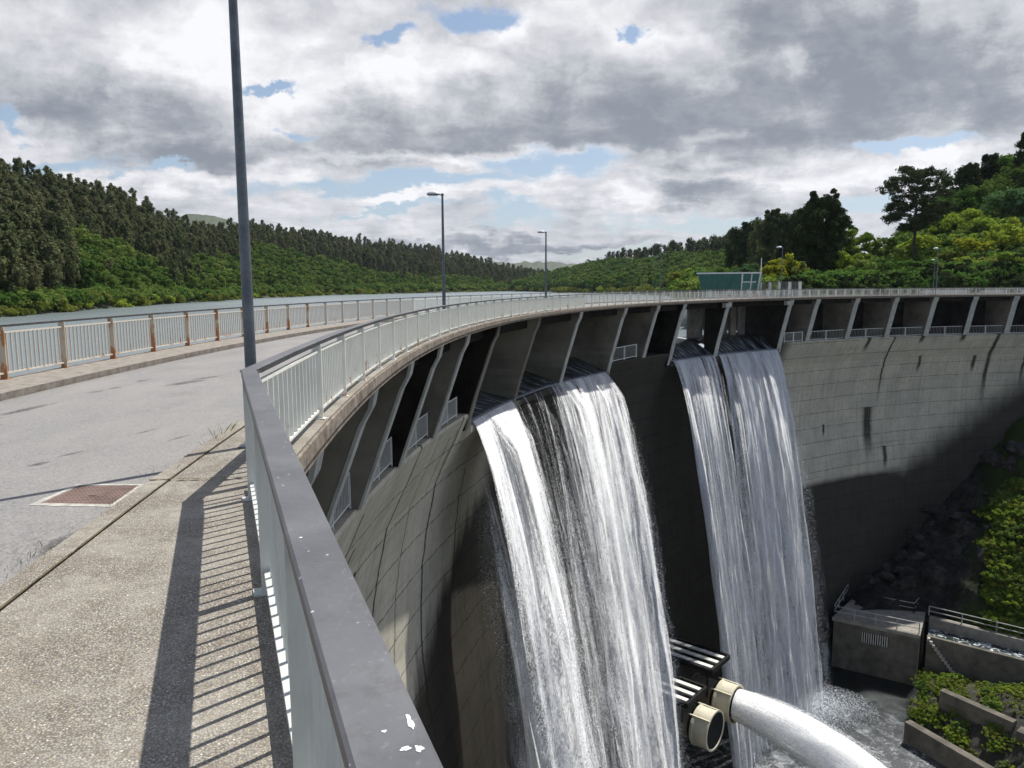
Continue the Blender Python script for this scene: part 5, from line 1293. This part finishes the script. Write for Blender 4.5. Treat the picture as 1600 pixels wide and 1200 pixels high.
for i, (px, py, D, kind, W, lab) in enumerate(lime):
    H_ = max(2.5, P(px, py, D).z-right_pt(px, D).z); kk = 'broad' if kind == 'mid' else kind
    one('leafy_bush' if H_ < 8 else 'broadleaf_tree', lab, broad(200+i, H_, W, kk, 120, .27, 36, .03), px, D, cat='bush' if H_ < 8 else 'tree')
# undergrowth carpeting the right slope
under = []; r_ = np.random.default_rng(77)
for _ in range(1500):
    px = r_.uniform(1070, 1720); t = r_.uniform(.02, 1.0)
    if px > 1240 and t < .16: continue
    under.append((right_hill(px, t)-Vector((0,0,.4)), r_.uniform(.45,.95), r_.uniform(0,6)))
scatter('undergrowth', under, [[src(KIND['yel']['m'][2][0])], [src(KIND['dk']['m'][0][0])], [src(KIND['dk']['m'][1][0])]])
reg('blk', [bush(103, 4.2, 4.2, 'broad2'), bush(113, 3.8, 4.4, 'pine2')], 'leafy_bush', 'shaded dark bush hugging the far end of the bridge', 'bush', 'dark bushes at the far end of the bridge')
for i in range(2): plant('blk', i, right_hill(1520+i*40, .05), 1.0, i)
blk = []
for _ in range(420):
    px = r_.uniform(1242, 1720); t = r_.uniform(.0, .17)
    blk.append((right_hill(px, t)-Vector((0,0,.5)), r_.uniform(.55,1.15), r_.uniform(0,6)))
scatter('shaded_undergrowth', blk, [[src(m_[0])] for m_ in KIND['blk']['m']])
# ---- vegetation on the gorge bank and terraces
bpts = []; r_ = np.random.default_rng(99)
reg('bankb', [bush(63, 1.5, 1.5, 'broad', 60, .15, 16), bush(73, 1.3, 1.6, 'lime', 60, .14, 16), bush(83, 1.2, 1.8, 'yellow', 60, .12, 18), bush(87, 1.0, 1.8, 'lime', 70, .11, 18)], 'leafy_bush', 'leafy bush on the steep bank behind the tailrace channel', 'bush', 'bushes on the steep bank')
nb = 0
for _ in range(6500):
    i = int(r_.integers(18, NB-30)); j = int(r_.integers(0, NRW)); p = BP[i][j]; pr = proj(p)
    ok = p.x-.50*p.y+2.5*n1(i*.3+j*.4, 3) > 16.0+max(0, (p.z+34))*.55
    if not ok or pr[1] < 752+max(0, 1600-pr[0])*.75: continue
    loc = p+Vector((r_.normal()*.4, r_.normal()*.4, -.25)); s = r_.uniform(.45, 1.05)
    if 1500 < pr[0] < 1600 and 750 < pr[1] < 985 and nb < 60 and r_.random() < .3: plant('bankb', nb, loc, s, r_.uniform(0,6)); nb += 1
    else: bpts.append((loc, s, r_.uniform(0,6)))
tp = []
for _ in range(1000):
    i = int(r_.integers(3, NI)); j = int(r_.integers(2, NJ)); p = STRIP[i][j]
    if n1(i*.35+j*.3, 14)+.6*n1(i*.9-j*.7, 19) < -.02: continue
    tp.append((p+Vector((r_.normal()*.3, r_.normal()*.3, -.25)), r_.uniform(.25,.75), r_.uniform(0,6)))
if nb < 3:
    for k in range(3): plant('bankb', k, BP[60+k*8][12], 1, 0)
scatter('bank_vegetation', bpts, [[src(m_[0])] for m_ in KIND['bankb']['m']])
scatter('terrace_vegetation', tp, [[src(m_[0])] for m_ in KIND['bankb']['m']])
# rocks at the foot of the dam
def rock_mesh(seed, r=1.0):
    r_ = np.random.default_rng(seed); m = MB(); n1_, n2_ = 9, 6; kk = r_.uniform(.7,1.25,(n2_+1, n1_)); 
    for j in range(n2_+1):
        ph = pi*j/n2_
        for i in range(n1_): th = 2*pi*i/n1_; q_ = r*(kk[j,i] if 0 < j < n2_ else 1); m.v.append((sin(ph)*cos(th)*q_*1.2, sin(ph)*sin(th)*q_, cos(ph)*q_*.75))
    for j in range(n2_):
        for i in range(n1_): m.f.append((j*n1_+i, (j+1)*n1_+i, (j+1)*n1_+(i+1)%n1_, j*n1_+(i+1)%n1_)); m.uv.append(None)
    return m.mesh('boulder', M['rock'])
RK = [rock_mesh(k, 1.0) for k in (3,4,5)]; r_ = np.random.default_rng(42)
for n_ in range(46):
    i = int(r_.integers(16, 72)); j = int(r_.integers(14, NRW-1)); p = BP[i][j]
    o = bpy.data.objects.new('boulder', RK[n_ % 3]); COL.objects.link(o); o.location = p; s = r_.uniform(.4, 1.5); o.scale = (s*1.3, s, s*.8); o.rotation_euler = (r_.random(), r_.random(), r_.random()*6)
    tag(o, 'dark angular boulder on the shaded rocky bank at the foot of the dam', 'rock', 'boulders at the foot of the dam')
# weeds in the kerb joint
m_v = []; r_ = np.random.default_rng(8)
for px, py, n_, hgt in ((340,690,26,.10),(352,683,20,.12),(330,697,20,.07),(262,744,26,.06),(235,748,22,.05),(180,802,16,.10),(160,812,12,.06),(50,890,26,.07),(85,868,14,.04),(300,722,18,.05),(150,835,8,.04),(20,905,8,.03),(370,672,12,.06)):
    g = G(px, py, -.05)
    for k in range(n_):
        b = np.array([g.x+r_.normal()*.05, g.y+r_.normal()*.09, ROADZ if r_.random() < .6 else 0.0]); h = hgt*r_.uniform(.4,1.3); d = r_.normal(size=2)*.35*h; w = np.array([r_.normal(), r_.normal(), 0]); w /= np.linalg.norm(w); w *= .0022
        m_v += [b-w, b+w, b+np.array([d[0]*.5, d[1]*.5, h*.6])+w*.7, b+np.array([d[0], d[1], h])]
me = from_arrays('weeds', np.array(m_v), np.arange(len(m_v)), 4, LM['yellow'], np.random.default_rng(1).random(len(m_v)//4))
o = bpy.data.objects.new('weeds', me); COL.objects.link(o); tag(o, kind='stuff')
# ================================================================== sky and sun
SUN = Vector((.375, .375, 1.0)).normalized(); el = math.asin(SUN.z)
sl_ = bpy.data.lights.new('sun', 'SUN'); sl_.energy = 5.0; sl_.angle = rad(.53); sl_.color = (1, .965, .90)
so = bpy.data.objects.new('sun', sl_); COL.objects.link(so); so.rotation_euler = SUN.to_track_quat('Z', 'Y').to_euler(); so.location = (0,0,60)
w = bpy.data.worlds.new('World'); sc.world = w; w.use_nodes = True; t = NT(tree=w.node_tree)
sky = t.n('ShaderNodeTexSky', sky_type='NISHITA', sun_disc=False, sun_elevation=el, sun_rotation=math.atan2(SUN.x, SUN.y), air_density=1.0, dust_density=1.5, ozone_density=1.5, altitude=200).outputs[0]
d = t.n('ShaderNodeTexCoord').outputs['Generated']; x = t.xyz(d)
yy = t.math('MAXIMUM', t.math('ABSOLUTE', x[1]), .12); sx = t.math('DIVIDE', x[0], yy); sz_ = t.math('DIVIDE', x[2], yy); g = t.comb(sx, sz_, 0)
hz = t.math('ADD', t.math('MAXIMUM', x[2], 0.0), .16); cl = t.comb(t.math('DIVIDE', x[0], hz), t.math('DIVIDE', x[1], hz), 0)
wp = t.n('ShaderNodeTexNoise', {'Vector': cl, 'Scale': 1.1, 'Detail': 6, 'Roughness': .6}).outputs['Color']
wv = t.vmath('MULTIPLY', t.vmath('SUBTRACT', wp, (.5,.5,.5)), (.22,.10,0)); gw = t.vmath('ADD', g, wv)
wp2 = t.n('ShaderNodeTexNoise', {'Vector': g, 'Scale': 9.0, 'Detail': 7, 'Roughness': .62}).outputs['Color']
gw = t.vmath('ADD', gw, t.vmath('MULTIPLY', t.vmath('SUBTRACT', wp2, (.5,.5,.5)), (.16,.09,0)))
def gp(px, py): a, b, c = ray(px, py); return (a/b, c/b)
def blob(px, py, rx, ry, soft=.5, rot=0.0):
    cx_, cy_ = gp(px, py); v = t.vmath('SUBTRACT', gw, (cx_, cy_, 0))
    if rot: v = t.n('ShaderNodeVectorRotate', {'Vector': v, 'Angle': -rot}, rotation_type='Z_AXIS').outputs[0]
    v = t.vmath('MULTIPLY', v, (1/(rx/1186), 1/(ry/1186), 0)); L_ = t.vmath('LENGTH', v); return t.rng(L_, 1-soft, 1+soft, 1, 0, True)
def mx(l):
    o = l[0]
    for q_ in l[1:]: o = t.math('MAXIMUM', o, q_)
    return o
n_a = t.noise(cl, 1.3, 8, .58, .4); n_b = t.noise(cl, 4.2, 8, .62, .3); n_g = t.noise(g, 6.5, 8, .6, .3)
holes = mx([blob(598,66,46,12,.9), blob(735,25,70,20,.9), blob(470,205,40,8,.9), blob(250,255,60,8,.9), blob(430,120,45,8,.8), blob(640,288,220,14,.8), blob(850,262,95,22,.8), blob(1450,212,90,18,.6), blob(60,243,150,16,.7), blob(10,185,30,16,.8), blob(1120,345,150,16,.7), blob(790,345,60,16,.8), blob(1350,330,60,14,.8), blob(985,25,24,12,.8), blob(600,330,110,7,.8), blob(920,400,120,9,.8)])
dark = mx([blob(700,190,255,52,.35), blob(1080,180,330,72,.4), blob(1300,100,330,72,.5), blob(1170,245,160,28,.7), blob(950,140,200,75,.6), blob(180,165,200,50,.9), blob(1530,130,160,60,.8), blob(560,265,110,18,.9), blob(330,235,160,24,.8), blob(1250,20,200,40,.8), blob(760,385,200,10,.8), blob(1050,300,150,14,.8)])
bright = mx([blob(640,130,210,45,.7), blob(960,75,150,70,.8), blob(1240,105,26,28,.8), blob(1500,245,75,26,.6), blob(1250,268,180,30,.8), blob(830,245,300,14,.8), blob(1100,215,40,16,.8), blob(480,150,150,60,.9), blob(330,80,120,60,.9), blob(800,60,60,45,.7), blob(900,305,110,20,.8), blob(700,312,90,13,.8), blob(60,205,90,22,.8), blob(400,270,260,13,.9), blob(1000,50,60,45,.9)])
cover = t.math('SUBTRACT', t.math('ADD', t.math('ADD', .95, t.math('MULTIPLY', t.math('SUBTRACT', n_b, .5), 1.2)), t.math('MULTIPLY', t.math('SUBTRACT', t.noise(g, 22, 6, .65, .3), .5), 1.1)), t.math('MULTIPLY', holes, 1.1))
cover = t.rng(cover, .0, .72, 0, 1, True)
cover = t.math('MULTIPLY', cover, t.rng(x[2], .37, .60, 1, .06, True))
back = t.rng(x[1], .05, -.25, 0, 1, True); cover = t.math('MAXIMUM', t.math('MULTIPLY', cover, t.math('SUBTRACT', 1.0, back)), t.math('MULTIPLY', back, t.math('MULTIPLY', t.rng(n_a, .44, .60), t.rng(x[2], .34, .58, 1, .08, True))))
tone = t.math('ADD', .60, t.math('MULTIPLY', t.math('SUBTRACT', n_g, .5), 1.1)); tone = t.math('ADD', tone, t.math('MULTIPLY', t.math('SUBTRACT', n_b, .5), .9))
tone = t.math('ADD', tone, t.math('MULTIPLY', t.math('SUBTRACT', t.noise(gw, 15, 7, .62, .2), .5), .75))
tone = t.math('ADD', tone, t.math('MULTIPLY', bright, .42)); tone = t.math('SUBTRACT', tone, t.math('MULTIPLY', dark, .50))
tone = t.math('ADD', tone, t.math('MULTIPLY', t.rng(cover, .1, .9, 1, 0), .12))
ramp = t.n('ShaderNodeValToRGB', {'Fac': tone}); cr = ramp.color_ramp
cr.elements[0].position = 0.0; cr.elements[0].color = (.215,.24,.28,1); cr.elements[1].position = 1.0; cr.elements[1].color = (.80,.80,.82,1)
for ps, c_ in ((.22,(.29,.31,.35,1)), (.45,(.44,.455,.49,1)), (.70,(.60,.60,.63,1))): e_ = cr.elements.new(ps); e_.color = c_
cloud = t.vmath('SCALE', ramp.outputs[0], scale=10.5)
skyb = t.mix(t.rng(x[2], .1, .5, .35, .0), sky, (4.2,5.2,6.6))
colr = t.mix(cover, skyb, cloud)
bg = t.n('ShaderNodeBackground', {'Color': colr, 'Strength': .10})
t.t.links.new(bg.outputs[0], t.n('ShaderNodeOutputWorld').inputs['Surface'])
sc.view_settings.view_transform = 'Standard'; sc.view_settings.look = 'None'; sc.view_settings.gamma = 1; sc.view_settings.exposure = .22
sc.render.engine = 'CYCLES'; sc.cycles.use_denoising = True; sc.cycles.transparent_max_bounces = 24; sc.cycles.max_bounces = 6; sc.cycles.diffuse_bounces = 3; sc.cycles.glossy_bounces = 3
try: sc.cycles.denoiser = 'OPENIMAGEDENOISE'
except Exception: pass
m = MB(); m.hexa([(-4600,-400,-56.2),(4700,-400,-56.2),(4700,4700,-56.2),(-4600,4700,-56.2)], [(-4600,-400,420),(4700,-400,420),(4700,4700,420),(-4600,4700,420)])
hz_ = NT('haze_air'); hz_.out(None, hz_.n('ShaderNodeVolumePrincipled', {'Color': (.78,.87,1.0), 'Density': .000035, 'Anisotropy': .3}).outputs[0])
tag(m.build('haze', hz_.m), kind='stuff'); sc.cycles.volume_bounces = 0; sc.cycles.volume_max_steps = 32
for o in list(COL.objects):
    if 'org' in o: del o['org']
print('trees', COUNT['n'], 'objects', len(COL.objects))
